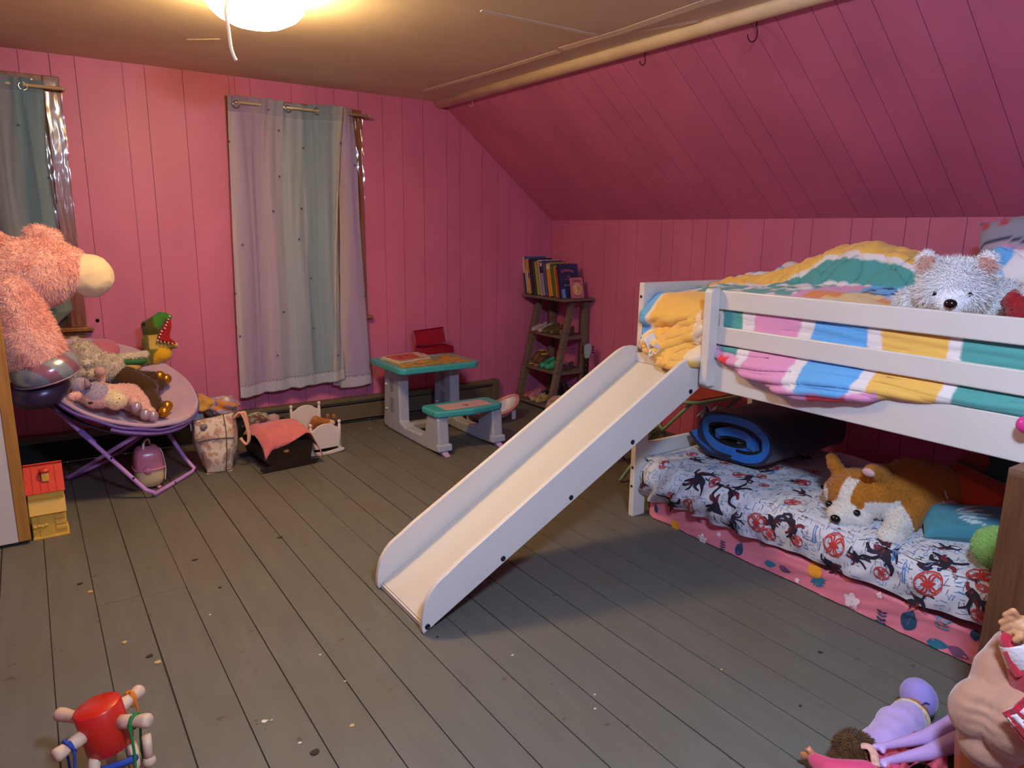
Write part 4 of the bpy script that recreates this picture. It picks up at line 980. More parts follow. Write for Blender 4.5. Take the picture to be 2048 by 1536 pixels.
def side(x0, x1, sgn):
    mb = MB()
    out = [(4.96,.06),(4.985,.03),(4.93,.003),(4.30,.003),(4.235,.02),(4.235,.10),(4.225,.262),(4.10,.262),(4.085,.10),(4.06,.02)]
    pts = [(5.0,.05),(4.97,.012),(4.90,.002),(4.30,.002),(4.11,.014),(4.085,.03),(4.105,.262),(4.265,.262),(4.30,.12),(4.36,.085),(4.62,.075),(4.70,.10),(4.71,.495),(4.955,.495),(4.985,.10)]
    mb.prism([(x0, y, z) for y, z in pts], (x1-x0, 0, 0)); o = mb.build('side_frame', gp, dk, bevel=.014, segs=3)
    for z0, z1 in ((.14,.27),(.30,.42)):
        MB().box((x0-.002, 4.79, z0), (x1+.002, 4.87, z1)).build('slot_recess', mat('grey_blue_recess', '7f8494', .5), dk, bevel=.012)
    MB().box((x0+.02, 4.100, .09), (x0+.026, 4.103, .21)).build('guide_groove', mat('lavender_toy_plastic', 'a894c4', .4), dk)
    mb = MB(); mb.prism([(x0-.012, y, z) for y, z in ((4.07,.028),(4.12,.028),(4.12,.075),(4.075,.075))], (x1-x0+.024, 0, 0)); mb.build('collar', gp, dk, bevel=.008)
    mb = MB(); mb.prism([(x0+.02, y, z) for y, z in ((4.03,.001),(4.12,.001),(4.12,.03),(4.085,.03))], (x1-x0-.04, 0, 0)); mb.build('foot', mat('lavender_toy_plastic', 'a894c4', .4), dk, bevel=.008)
    for z in (.18, .37):
        mb = MB(); mb.ell(V(x0-.004, 4.92, z-.02), (.010,.010,.010), n=10); mb.build('screw_cap', mat('white_cap_plastic', 'c8c8cc', .4), dk)
side(2.19, 2.275, -1); side(2.625, 2.71, 1)
MB().box((2.27, 4.70, .012), (2.63, 4.78, .075)).build('stretcher', gp, dk, bevel=.015)
bp_ = [V(x, y, .262) for x, y in ((2.175,4.12),(2.20,4.09),(2.44,4.055),(2.69,4.09),(2.715,4.12),(2.72,4.30),(2.69,4.33),(2.20,4.33),(2.17,4.30))]
MB().prism(bp_, (0,0,.045)).build('bench_seat', tq, dk, bevel=.012, segs=3)
def bpc(u, v, p):
    return lin('4a4a66') if math.hypot((u-.5)*2.2, v-.45)*2 < .28 and nz((p.x*40, p.y*40, 0), 1) > -.2 else lin('b99aa4')
mb = MB(); mb.grid(lambda u, v: V(2.26+.37*u, 4.10+.17*v, .3078), 40, 24, colf=bpc); mb.build('bench_sticker', pm1, dk)
# open colouring book on the desk
mgz = thing('colouring_book', 'open orange and red colouring book on the left half of the desk', 'book', (2.33, 4.92, .538))
def mgc(u, v, p):
    if u < .06 or u > .96 or v < .05 or v > .95: return lin('d6c6b4')
    k = nz((p.x*30, p.y*30, 0), 1, 2)
    if u > .72: return lin('c9b6ac') if k < .25 else lin('9f8a8a')
    return lin('c05a34') if k < .05 else lin('a83a3a') if k < .3 else lin('5a4a6a')
cq = [V(2.165, 4.955, 0), V(2.19, 4.71, 0), V(2.50, 4.80, 0), V(2.54, 5.03, 0)]
def mgf(u, v, z): return (cq[0]*(1-u)+cq[3]*u)*v+(cq[1]*(1-u)+cq[2]*u)*(1-v)+V(0,0,z+.006*abs(math.sin(u*PI*2))*(1-abs(u-.5)))
mb = MB(); mb.grid(lambda u, v: mgf(u, v, .553), 40, 26, colf=mgc); mb.build('printed_page', pm1, mgz)
mb = MB()
mb.prism([mgf(0,0,.5395), mgf(1,0,.5395), mgf(1,1,.5395), mgf(0,1,.5395)], (0,0,.012)); mb.build('pages', mat('book_paper', 'cfc3b0', .8), mgz)
# translucent red box, lid raised
rb_ = mat('translucent_red_plastic', 'b0203a', .25, trans=.55, spec=.4)
bxr = thing('pencil_box', 'translucent red plastic box with its lid raised at the back of the desk', 'box', (2.65, 5.02, .538))
def tray(mb, o, ux, uy, uz, w, d, h, t=.004):
    M4 = Matrix((ux, uy, uz)).transposed().to_4x4(); M4.translation = o
    for lo, hi in (((0,0,0),(w,d,t)), ((0,0,0),(t,d,h)), ((w-t,0,0),(w,d,h)), ((0,0,0),(w,t,h)), ((0,d-t,0),(w,d,h))): mb.box(lo, hi, 0, M4)
mb = MB(); tray(mb, V(2.505, 4.95, .5385), V(1,0,0), V(0,1,0), V(0,0,1), .29, .12, .05); mb.build('tray', rb_, bxr, bevel=.002)
mb = MB(); ax = V(1,0,.06).normalized(); uy = V(-.05,.28,.96).normalized(); uy = (uy-ax*uy.dot(ax)).normalized()
tray(mb, V(2.505, 5.066, .592), ax, uy, ax.cross(uy), .28, .125, .022); mb.build('lid', rb_, bxr, bevel=.002)
mb = MB(); mb.tube([V(2.51, 5.068, .590), V(2.79, 5.068, .592)], .004, 8); mb.build('hinge', rb_, bxr)
# doll bath behind the bench
db = thing('doll_bath', 'white doll bathtub with a wavy pink rim on the floor behind the bench', 'doll bathtub', (3.05, 4.68, 0))
def bx_(a, k, z):                                            # oval with its long axis slanting to the right wall
    c, s = math.cos(a), math.sin(a); p = V(.27*c*k, .125*s*k, 0); t = R(14)
    return V(2.99+p.x*math.cos(t)-p.y*math.sin(t), 4.66+p.x*math.sin(t)+p.y*math.cos(t), z)
def brim(a): return .118+.030*math.cos(2*a)+.018*math.cos(a)
wpl, ppl = mat('white_toy_plastic', 'c9c2c6', .35), mat('salmon_toy_plastic', 'd08a88', .4)
mb = MB(); mb.grid(lambda u, v: bx_(2*PI*v, .42+.56*u**.6, .032+(brim(2*PI*v)-.032)*u**1.4), 12, 48, cv=True)
mb.grid(lambda u, v: bx_(2*PI*v, max(.001, .42*(1-u)), .032), 3, 48, cv=True); mb.build('basin', wpl, db, fix=False, solid=.004)
mb = MB(); mb.tube([bx_(2*PI*i/64, 1.0, brim(2*PI*i/64)+.004) for i in range(64)], .013, 8, closed=True); mb.build('rim', ppl, db)
for sx in (-.20, .17):
    for sy in (-.07, .07):
        q = V(2.99+sx*.97-sy*.24, 4.66+sx*.24+sy*.97, 0); mb = MB(); mb.box((q.x-.018, q.y-.008, 0), (q.x+.018, q.y+.008, .075)); mb.build('leg', wpl, db, bevel=.003)
mb = MB(); mb.box((2.88, 4.58, 0), (3.02, 4.60, .05)); mb.build('side_skirt', wpl, db, bevel=.003)
# ================================================================ tote bag
def floral():
    m = mat('floral_canvas', 'cbb9a4', .9, bump=.25, bscale=90); nt = m.node_tree; b = nt.nodes['Principled BSDF']; L = nt.links.new
    tc = N(nt, 'ShaderNodeTexCoord'); col = None
    prev = lin('cfbfae')
    for sc, th, c in ((16, .60, 'b07f78'), (24, .63, '8f7a72'), (34, .66, 'b9825a')):
        n = N(nt, 'ShaderNodeTexNoise'); n.inputs['Scale'].default_value = sc; n.inputs['Detail'].default_value = 2.5; L(tc.outputs['Object'], n.inputs['Vector'])
        r = N(nt, 'ShaderNodeMapRange'); r.inputs[1].default_value = th-.08; r.inputs[2].default_value = th; r.inputs[4].default_value = .85; L(n.outputs['Fac'], r.inputs[0])
        mx = N(nt, 'ShaderNodeMix', data_type='RGBA'); L(r.outputs[0], mx.inputs['Factor'])
        if col is None: mx.inputs['A'].default_value = (*prev, 1)
        else: L(col, mx.inputs['A'])
        mx.inputs['B'].default_value = (*lin(c), 1); col = mx.outputs['Result']
    L(col, b.inputs['Base Color']); return m
fc = floral()
bg = thing('tote_bag', 'pale floral canvas tote bag stuffed with clothes between the saucer chair and cradle', 'bag', (.90, 4.64, 0))
lo4 = [V(.795, 4.525, .0), V(.945, 4.515, .0), V(1.0, 4.72, .0), V(.84, 4.75, .0)]
hi4 = [V(.735, 4.54, .345), V(.985, 4.53, .37), V(1.03, 4.80, .37), V(.78, 4.82, .36)]
def bgf(u, v):
    t = u*4; i = int(t) % 4; w = t-int(t); e = w*w*(3-2*w)*.35+w*.65
    a, b = lo4[i].lerp(lo4[(i+1) % 4], e), hi4[i].lerp(hi4[(i+1) % 4], e); p = a.lerp(b, v); c = V(.89, 4.65, p.z)
    n = (p-c).normalized(); return p+n*(.030*math.sin(PI*v)*(.4+math.sin(PI*w))*.7+.012*nz((p.x*14, p.y*14, p.z*9), 1, 3)-.014*(1-math.sin(PI*w)))
mb = MB(); mb.grid(bgf, 80, 36, cu=True); mb.add(lo4, [(0,1,2,3)]); mb.build('body', fc, bg, fix=False, solid=.004)
seam = mat('bag_brown_piping', '5f5048', .8)
for pts in ([bgf(u, .60+.04*math.sin(u*16))+V(-.002,-.006,0) for u in [.0+.25*k/14 for k in range(15)]], [bgf(.18, v)+V(0,-.006,0) for v in [k/12 for k in range(13)]], [bgf(u, 1.0) for u in [k/60 for k in range(61)]], [bgf(u, .02)+V(0,-.004,0) for u in [.25*k/12 for k in range(13)]]):
    mb = MB(); mb.tube(pts, .0032, 6); mb.build('piping', seam, bg)
hp = mat('peach_strap', 'd09a80', .8)
for o_ in (0, .022):
    mb = MB(); pts = catmull([V(.985+o_, 4.55+o_, .33), V(1.02+o_, 4.53, .365), V(1.045+o_*.5, 4.52, .30), V(1.055+o_*.3, 4.51, .20), V(1.038, 4.51, .16), V(1.01, 4.53, .20)], 6)
    mb.tube(pts, .015, 8, flat=.55); mb.build('handle', hp, bg)
mb = MB(); q = bgf(.075, .86); mb.lathe([(.022,0),(.020,.004),(0,.005)], q+V(0,-.004,0), 16, axis=(0,-1,.1)); mb.build('round_badge', mat('grey_badge', '6a5f66', .5), bg)
def heap(name, c, rad, col, label, seed, m=None):
    mb = MB()
    def fn(p):
        k = 1+.30*nz(p*1.9, 1, seed)+.22*abs(nz(p*3.6, 1, seed+1))-.1; return p*k
    mb.ell(c, rad, n=40, fn=fn)
    return tag(mb.build(name, m or mat('cloth_'+col, col, .9, var=.2, vscale=14, sheen=.2), None), label, 'clothes')
heap('folded_clothes', V(.83, 4.70, .405), (.085,.08,.06), 'b3853c', 'mustard yellow clothes heaped in the left of the floral tote bag', 3)
def hc_(p): return [lin('c8b8a4'), lin('7f6f96'), lin('b8742c'), lin('8f8ab0')][int((nz((p[0]*17, p[1]*17, p[2]*17), 1, 4)+.6)*3.4) % 4]
mb = MB(); mb.ell(V(.945, 4.68, .385), (.095,.10,.06), n=48, fn=lambda p: p*(1+.3*nz(p*2.2, 1, 6)+.2*abs(nz(p*4, 1, 7)))); mb.c = [hc_(v) for v in mb.v]
tag(mb.build('folded_clothes', attr_mat('printed_jersey', .9), None), 'patterned cream and lilac clothes heaped in the right of the floral tote bag', 'clothes', 'clothes in the tote bag')
# ================================================================ doll cradles
dw_ = mat('dark_cradle_wood', '24160e', .35, var=.3, vscale=6, stretch=(3,9,9), coat=.3)
cr = thing('doll_cradle', 'dark brown wooden doll cradle under a pink blanket', 'doll cradle', (1.26, 4.5, 0))
def crp(x, y, z): t = R(6); return V(1.27+x*math.cos(t)-y*math.sin(t), 4.36+x*math.sin(t)+y*math.cos(t), z)
fr = [(-.135,.045),(.135,.045),(.155,.155),(.13,.172),(.06,.178),(.0,.20),(-.06,.178),(-.13,.165),(-.16,.15)]
for y, h in ((0, 0), (.40, .06)):
    mb = MB(); mb.prism([crp(x, y, z+(h if z > .1 else 0)) for x, z in fr], crp(0,.016,0)-crp(0,0,0)); mb.build('end_board', dw_, cr, bevel=.003)
    mb = MB(); mb.prism([crp(x, y+.001, z) for x, z in [(-.19,.018),(-.17,.006),(-.08,.001),(.08,.001),(.17,.006),(.19,.018),(.195,.032),(.12,.045),(-.12,.045),(-.195,.032)]], crp(0,.022,0)-crp(0,0,0)); mb.build('rocker', dw_, cr, bevel=.003)
for s in (-1, 1):
    mb = MB(); mb.prism([crp(s*.128,.01,.045), crp(s*.150,.01,.145), crp(s*.138,.01,.145), crp(s*.116,.01,.045)], crp(0,.40,0)-crp(0,0,0)); mb.build('side_board', dw_, cr)
mb = MB(); mb.prism([crp(-.125,.01,.045), crp(.125,.01,.045), crp(.125,.40,.045), crp(-.125,.40,.045)], (0,0,.01)); mb.build('base_board', dw_, cr)
mb = MB(); mb.ell(crp(-.03,-.008,.125), (.020,.010,.011), n=12); mb.build('peg', mat('honey_wood', 'a8762c', .5), cr)
pb = mat('salmon_blanket', 'c2676a', .95, var=.1, vscale=20, sheen=.3, bump=.3, bscale=120)
def bl_(u, v):
    x = -.175+.38*u; y = -.035+.37*v
    h = .222+.045*math.sin(v*3)+.018*nz((x*9, y*9, 0), 1, 5)+.010*abs(nz((x*20, y*16, 0), 1, 6))
    e = max(0, abs(x)-.13); h -= e*1.3+max(0, -.004-y)*2.2*(.5+.5*math.sin(u*5+1))
    if u > .72: h -= (u-.72)*.17
    return crp(x, y, h)
mb = MB(); mb.grid(bl_, 44, 36); tag(mb.build('blanket', pb, None, solid=.006), 'salmon pink blanket draped over the dark wooden doll cradle', 'blanket')
mb = MB(); mb.ell(crp(-.08, .33, .27), (.075,.05,.045), n=26, fn=lambda p: p*(1+.25*nz(p*2.5, 1, 2))); mb.c = [[lin('7f8a78'), lin('5a3a34'), lin('a8a08c')][int((nz((v.x*40, v.y*40, v.z*40), 1, 3)+.7)*2) % 3] for v in mb.v]
tag(mb.build('doll_pillow', attr_mat('plaid_cloth', .9), None), 'small plaid doll pillow at the head of the dark cradle', 'doll pillow')
mb = MB(); mb.ell(crp(.03, .34, .255), (.045,.035,.03), n=18, fn=lambda p: p*(1+.2*nz(p*3, 1, 2))); tag(mb.build('doll_bonnet', mat('dusty_pink_cloth', '9a7f84', .9), None), 'dusty pink doll bonnet beside the plaid pillow in the dark cradle', 'doll clothes')
ww = mat('white_cradle_paint', 'd3c6c2', .4)
wc = thing('doll_cradle', 'small white wooden doll cradle with ball finials in front of the heater', 'doll cradle', (1.57, 4.66, 0))
def wcp(x, y, z): t = R(5); return V(1.56+x*math.cos(t)-y*math.sin(t), 4.52+x*math.sin(t)+y*math.cos(t), z)
def panel(y, z0, zt, nm):
    mb = MB(); pts = [(-.10, z0), (.10, z0), (.10, zt-.03)]+[(.10-.2*k/12, zt-.03+.035*math.sin(PI*k/12)+(.006 if 2 < k < 10 else 0)) for k in range(1, 12)]+[(-.10, zt-.03)]
    mb.prism([wcp(x, y, z) for x, z in pts], wcp(0,.014,0)-wcp(0,0,0)); mb.build(nm, ww, wc, bevel=.003)
    for s in (-1, 1):
        q = wcp(s*.103, y+.007, z0); mb = MB(); mb.lathe([(.010,0),(.010,zt-z0-.005),(.006,zt-z0),(.011,zt-z0+.007),(.012,zt-z0+.016),(.007,zt-z0+.024),(0,zt-z0+.026)], q, 14); mb.build('finial_post', ww, wc)
    mb = MB(); mb.prism([wcp(x, y-.002, z) for x, z in [(-.135,.022),(-.12,.008),(-.05,.001),(.05,.001),(.12,.008),(.135,.022),(.125,.03),(.07,.026),(0,.018),(-.07,.026),(-.125,.03)]], wcp(0,.02,0)-wcp(0,0,0)); mb.build('rocker', ww, wc, bevel=.003)
    for s in (-1, 1): MB().box(tuple(wcp(s*.10-.012, y, .02)), tuple(wcp(s*.10+.012, y+.016, z0+.01))).build('leg', ww, wc)
panel(0, .045, .205, 'foot_board'); panel(.32, .045, .27, 'head_board')
for s in (-1, 1):
    mb = MB(); mb.prism([wcp(s*.10,.012,.05), wcp(s*.10,.012,.155), wcp(s*.10,.32,.175), wcp(s*.10,.32,.05)], wcp(.012,0,0)-wcp(0,0,0)); mb.build('side_board', ww, wc)
mb = MB(); mb.prism([wcp(-.10,.01,.05), wcp(.11,.01,.05), wcp(.11,.32,.05), wcp(-.10,.32,.05)], (0,0,.01)); mb.build('base_board', ww, wc)
pf = thing('plush_fox', 'small ginger plush fox lying in the white doll cradle', 'soft toy', tuple(wcp(.02,.16,.06)))
a, b = at(632, 842, y=4.66), at(664, 846, y=4.62)
def cfx(p, n): return lin('c8a88a') if (p-b).length < .032 else lin('9a5a26')
plush('body', [('c', wcp(.0,.2,.10), a, .05, .036), ('c', a, b, .030, .022), ('e', at(668, 833, y=4.66), (.014,.010,.022)), ('e', at(655, 832, y=4.66), (.012,.010,.018)), ('c', wcp(0,.2,.09), wcp(0,.08,.09), .045, .035)], cfx, pf, .005, 3, fur=900, flen=.008, fw=.0016)
eye(pf, at(659, 842, y=4.60), .004)
# ================================================================ ladder shelf in the corner
sw_ = mat('weathered_shelf_wood', '6b5a50', .7, var=.3, vscale=5, stretch=(2,2,9), bump=.2, bscale=30)
sh = thing('ladder_shelf', 'dark weathered wooden ladder shelf in the corner', 'shelf', (3.76, 4.9, 0))
Y0, Y1 = 4.66, 5.16
def lx(z): return 3.545+.22*(z/.93)
for y in (Y0, Y1-.045):
    mb = MB(); mb.prism([(lx(0), y, 0), (lx(0)+.055, y, 0), (lx(.935)+.05, y, .935), (lx(.935), y, .935)], (0,.045,0)); mb.build('front_leg', sw_, sh, bevel=.003)
    mb = MB(); mb.box((3.905, y, 0), (3.955, y+.045, .935)); mb.build('rear_leg', sw_, sh, bevel=.003)
for z, x0 in ((.04, 3.555), (.335, 3.62), (.635, 3.685)):
    mb = MB(); mb.box((x0, Y0+.046, z-.022), (3.955, Y1-.046, z)); mb.build('shelf_board', sw_, sh, bevel=.002)
    mb = MB(); mb.box((x0+.02, Y0+.006, z-.03), (3.905, Y0+.03, z-.004)); mb.build('shelf_rail', sw_, sh)
mb = MB(); mb.box((3.64, 4.60, .935), (3.972, 5.21, .957)); mb.build('top_board', sw_, sh, bevel=.003)
# books leaning on the top board
paper = mat('page_edges', 'd0c6b4', .8)
def book(y, th, h, d, cov, label, spine=None, name='book', lean=R(13), marks=()):
    e = thing(name, label, 'book', (3.67, y, .9575), 'books on top of the ladder shelf')
    M4 = Matrix.Rotation(-lean, 4, 'X')
    def B_(lo, hi, nm, m, b=0):
        mb = MB(); mb.box(lo, hi, 0, Matrix.Translation(e.location) @ M4); return mb.build(nm, m, e, bevel=b)
    c = mat('cover_'+cov, cov, .35, spec=.5)
    t = min(.003, th*.25); lift = th*math.sin(lean)
    z0 = lift
    B_((0, 0, z0), (d, t, z0+h), 'front_cover', c); B_((0, th-t, z0), (d, th, z0+h), 'back_cover', c)
    B_((0, 0, z0), (t, th, z0+h), 'spine', mat('cover_'+(spine or cov), spine or cov, .35, spec=.5))
    B_((t, t, z0+.004), (d-.005, th-t, z0+h-.004), 'pages', paper)
    for lo, hi, cc in marks: B_((lo[0], lo[1], z0+lo[2]), (hi[0], hi[1], z0+hi[2]), 'printed_band', mat('cover_'+cc, cc, .4))
    return e
BK = [(.030, .300, .24, '30508f', 'wide white and navy book at the far left end of the shelf top', 'b8b2aa', [((-.0012,.012,.0),(-.0002,.026,.17),'2a2a30')]),
      (.034, .285, .22, '8a8070', 'orange spined book beside the leftmost white book', 'c08a2a', [((-.0012,.004,.13),(-.0002,.016,.17),'2c4a9a'), ((-.0012,.022,.02),(-.0002,.032,.20),'c4bcb0')]),
      (.026, .290, .23, '1c2748', 'dark navy book beside the orange spined one', None, []),
      (.022, .275, .21, '243a44', 'slim dark green grey book behind the lime spine', '33443a', []),
      (.030, .270, .21, '7d8a48', 'lime green spined book near the middle of the shelf top', '8f9a50', [((-.0012,.003,.235),(-.0002,.024,.262),'c46a5a')]),
      (.014, .285, .22, 'c2b49c', 'thin cream spined book to the right of the lime one', None, []),
      (.030, .275, .21, '2a3168', 'navy and lavender spined book with a white label', '8a84a4', [((-.0012,.002,.18),(-.0002,.028,.27),'23284f'), ((-.0014,.004,.235),(-.0004,.024,.262),'bab4bc')]),
      (.026, .270, .22, '3c4068', 'slate blue spined book to the left of the wide orange spine', '4a4f78', []),
      (.040, .262, .21, 'c07a28', 'widest orange yellow spined book', 'c8862c', [((-.0012,.004,.215),(-.0002,.034,.252),'cabfb0')]),
      (.024, .262, .21, '2f6a3c', 'green spined book to the right of the widest orange one', '3a6f3a', []),
      (.012, .245, .20, 'd09a3a', 'thin yellow spined book beside the green one', None, []),
      (.014, .240, .20, 'b0452c', 'thin brick red spined book beside the blue cover', None, [])]
y = 5.20
for th, h, d, c, lb, sp, mk in BK:
    th *= 1.62; h *= 1.08; y -= th*1.02; mk = [((a[0], a[1]*1.62, a[2]*1.08), (b[0], b[1]*1.62, b[2]*1.08), c2) for a, b, c2 in mk]; book(y, th, h, d, c, lb, sp, marks=mk)
y -= .022
e = book(y, .012, .285, .21, '252a58', 'dark blue book with pink arched lettering facing out', marks=[((.012,-.0012,.0),(.05,-.0002,.075),'5a8ac8')])
def letters(e, M4, rows, m, nm='lettering'):
    mb = MB()
    for pts, w in rows: mb.tube([e.location+M4 @ Vector(p) for p in catmull(pts, 4)], w, 5)
    mb.build(nm, m, e)
M4 = Matrix.Rotation(-R(13), 4, 'X'); zl = .012*math.sin(R(13))
pkl = mat('pink_ink', 'd0708a', .5); wtl = mat('pale_ink', 'b8b8cc', .5)
rows = []
for k in range(8):
    x = .030+.017*k; z = zl+.222+.010*math.sin(PI*k/7); s = .011
    rows += [([(x, -.002, z-s), (x, -.002, z+s)], .0016), ([(x, -.002, z+s*.8), (x+.009, -.002, z+s*.2), (x+.002, -.002, z-s*.1), (x+.009, -.002, z-s)], .0014)]
for k in range(2): rows.append(([(.085+.018*k, -.002, zl+.170), (.095+.018*k, -.002, zl+.190), (.088+.018*k, -.002, zl+.178)], .0018))
letters(e, M4, rows, pkl)
letters(e, M4, [([(.06, -.002, zl+.158), (.10, -.002, zl+.150), (.145, -.002, zl+.160)], .0012)]+[([(.05+.03*k, -.002, zl+.100), (.056+.03*k, -.002, zl+.112), (.062+.03*k, -.002, zl+.10)], .002) for k in range(4)], wtl)
y -= .030
e = book(y, .010, .172, .14, 'b86a78', 'small pink book with a pale round picture standing in front of the blue one')
e.location.x += .085
for ch_ in e.children: pass
q = mat('cream_ink', 'd6bd8a', .5); q2 = mat('ivory_ink', 'd8cdb8', .5); q3 = mat('ochre_ink', 'b98a3a', .5)
loc = e.location
def disc(cx, cz, r, m, nm, off, sx=1):
    mb = MB(); mb.prism([loc+M4 @ V(cx+r*sx*math.cos(2*PI*i/28), -off, zl+cz+r*math.sin(2*PI*i/28)) for i in range(28)], M4 @ V(0,.0008,0)); mb.build(nm, m, e)
disc(.072, .075, .050, q, 'round_picture', .0014, .95); disc(.072, .075, .042, mat('tan_ink', 'c4a06a', .5), 'round_picture', .0020, .95)
letters(e, M4, [([(.050,-.003,zl+.04), (.062,-.003,zl+.062), (.052,-.003,zl+.085), (.062,-.003,zl+.102), (.074,-.003,zl+.098)], .0055)], q2, 'bird_drawing')
disc(.088, .078, .012, q3, 'round_picture', .0026)
letters(e, M4, [([(.03+.012*k,-.002,zl+.138), (.036+.012*k,-.002,zl+.148), (.039+.012*k,-.002,zl+.138)], .0013) for k in range(7)]+[([(.045+.011*k,-.002,zl+.012), (.05+.011*k,-.002,zl+.019)], .0012) for k in range(6)], mat('plum_ink', '7a3048', .5))
# shoes
def shoe(name, label, p, L, W, H, up, so, rz, group, kind='sneaker', acc=None):
    """built heel at -x, toe at +x, then turned"""
    e = thing(name, label, 'shoe', p, group); e.rotation_euler = (0, 0, rz)
    mu, ms = mat('shoe_'+up, up, .6, var=.25, vscale=30), mat('sole_'+so, so, .6)
    def sec(t): return W*(.36+.14*math.sin(PI*min(1, t*1.15))+(.05 if .6 < t < .9 else 0))*(1 if t < .9 else math.sqrt(max(.02, (1-t)/.1)))*(1 if t > .05 else .8)
    ts = [0, .04, .12, .25, .4, .55, .7, .82, .9, .95, .985, 1]
    def prof(t):
        if kind == 'boot': return H*(1 if t < .45 else max(.34, 1-(t-.45)*1.9))
        if kind == 'flat': return H*(1 if t < .2 else .72 if t > .7 else .55)*(1-.35*max(0, t-.85)/.15)
        return H*(1 if t < .18 else .80 if t < .3 else max(.42, 1.0-(t-.25)*.8))*(1-.4*max(0, t-.88)/.12)
    def off(v): return e.location+v
    mb = MB(); sh_ = H*.2
    mb.grid(lambda u, v: off(V(-L/2+L*interp(u, [(i/11, t) for i, t in enumerate(ts)]), sec(interp(u, [(i/11, t) for i, t in enumerate(ts)]))*math.cos(2*PI*v)*1.04, .001+sh_*(.5+.5*math.sin(2*PI*v)))), 22, 20, cv=True); mb.build('sole', ms, e, fix=False)
    mb = MB()
    def upf(u, v):
        t = interp(u, [(i/11, k) for i, k in enumerate(ts)]); w = sec(t); h = prof(t); op = .06 < t < (.5 if kind != 'flat' else .66)
        a = PI*(-.04+1.08*v); z = sh_+(h-sh_)*max(0, math.sin(a)) ** (.6); y = w*math.cos(a)*.97
        if op and abs(math.cos(a)) < .62: z -= (h-sh_)*.55*(1-abs(math.cos(a))/.62) if kind != 'clog' or t < .45 else 0
        return off(V(-L/2+L*t, y, z))
    mb.grid(upf, 30, 26); mb.build('upper', mu, e, fix=False, solid=.002)
    am = mat('trim_'+(acc or so), acc or so, .5)
    if kind == 'sneaker':
        for k in range(3): mb = MB(); x = -L/2+L*(.48+.08*k); mb.tube(catmull([off(V(x, -W*.22, H*.66-k*.004)), off(V(x+.004, 0, H*.80-k*.006)), off(V(x, W*.22, H*.66-k*.004))], 4), .0022, 6); mb.build('lace', am, e)
    elif kind == 'clog':
        mb = MB()
        for k in range(9): mb.ell(off(V(-L/2+L*(.62+.10*(k//3)), W*.26*(k % 3-1), H*(.80-.09*(k//3))-(.004 if k % 3 != 1 else 0))), (.005,.005,.004), n=8)
        mb.build('vent_holes', mat('dark_hole', '123a34', .9), e)
        mb = MB(); mb.tube(catmull([off(V(-L*.0, -W*.46, H*.62)), off(V(-L*.42, -W*.30, H*.85)), off(V(-L*.46, 0, H*.92)), off(V(-L*.42, W*.30, H*.85)), off(V(0, W*.46, H*.62))], 5), .004, 6); mb.build('heel_strap', mu, e)
    elif kind in ('flat', 'sandal'):
        mb = MB(); mb.tube(catmull([off(V(-L*.02, -W*.44, H*.5)), off(V(-L*.02, 0, H*.98)), off(V(-L*.02, W*.44, H*.5))], 5), .006, 6, flat=.4); mb.build('strap', am, e)
        if kind == 'sandal':
            mb = MB(); mb.tube(catmull([off(V(L*.25, -W*.48, H*.4)), off(V(L*.25, 0, H*.8)), off(V(L*.25, W*.48, H*.4))], 5), .009, 6, flat=.4); mb.build('strap', am, e)
    else:
        mb = MB(); mb.tube([off(V(-L/2+L*.2+L*.20*math.cos(2*PI*i/20), W*.40*math.sin(2*PI*i/20), H*.97)) for i in range(20)], .006, 6, closed=True); mb.build('cuff', am, e)
        mb = MB(); mb.tube(catmull([off(V(L*.1, -W*.2, H*.55)), off(V(L*.12, 0, H*.62)), off(V(L*.1, W*.2, H*.55))], 4), .003, 6); mb.build('lace', am, e)
    return e
G2, G3, G0 = 'shoes on the upper shelf tier', 'shoes on the middle shelf tier', 'shoes on the lowest shelf tier'
shoe('sneaker', 'pale grey sneaker with a peach sole at the left end of the upper tier', (3.745, 5.085, .6355), .16, .062, .075, 'a59aa0', 'd09a80', R(178), G2, acc='c8c0c0')
shoe('sneaker', 'lilac grey sneaker with peach sole, second from left on the upper tier', (3.750, 5.005, .6355), .16, .062, .075, '9a90a2', 'd49c84', R(186), G2, acc='c8c0c0')
shoe('camouflage_shoe', 'brown camouflage shoe in the middle of the upper tier', (3.755, 4.925, .6355), .16, .066, .085, '4f4024', '5f4f38', R(172), G2, acc='8a7a4a')
shoe('camouflage_shoe', 'brown camouflage shoe next to the right front leg of the shelf', (3.755, 4.845, .6355), .16, .066, .082, '574528', '5f4f38', R(184), G2, acc='8a7a4a')
shoe('strap_shoe', 'brown strapped shoe behind the right front leg, upper tier', (3.80, 4.765, .6355), .15, .06, .07, '6a4a34', '7a5a48', R(180), G2, 'flat', 'a5623a')
shoe('moccasin_boot', 'brown suede boot at the left end of the middle tier', (3.72, 5.075, .3355), .17, .07, .125, '5a3a1c', '9a7a5a', R(176), G3, 'boot', 'a07a3c')
shoe('moccasin_boot', 'brown suede boot with a tan tie beside the green clogs', (3.705, 5.0, .3355), .16, .066, .10, '5f3e1e', '9a7a5a', R(190), G3, 'boot', 'b08a48')
shoe('clog', 'green clog with round holes lying nearest the front of the middle tier', (3.715, 4.915, .3355), .16, .072, .085, '2f9a72', '2a8f6a', R(184), G3, 'clog')
shoe('clog', 'green clog with round holes to the right of its pair', (3.715, 4.83, .3355), .16, .072, .090, '329c76', '2a8f6a', R(174), G3, 'clog')
shoe('mauve_flat', 'dusky mauve flat shoe behind the right front leg, middle tier', (3.80, 4.755, .3355), .15, .06, .06, '5c3f44', '8a5f50', R(182), G3, 'flat')
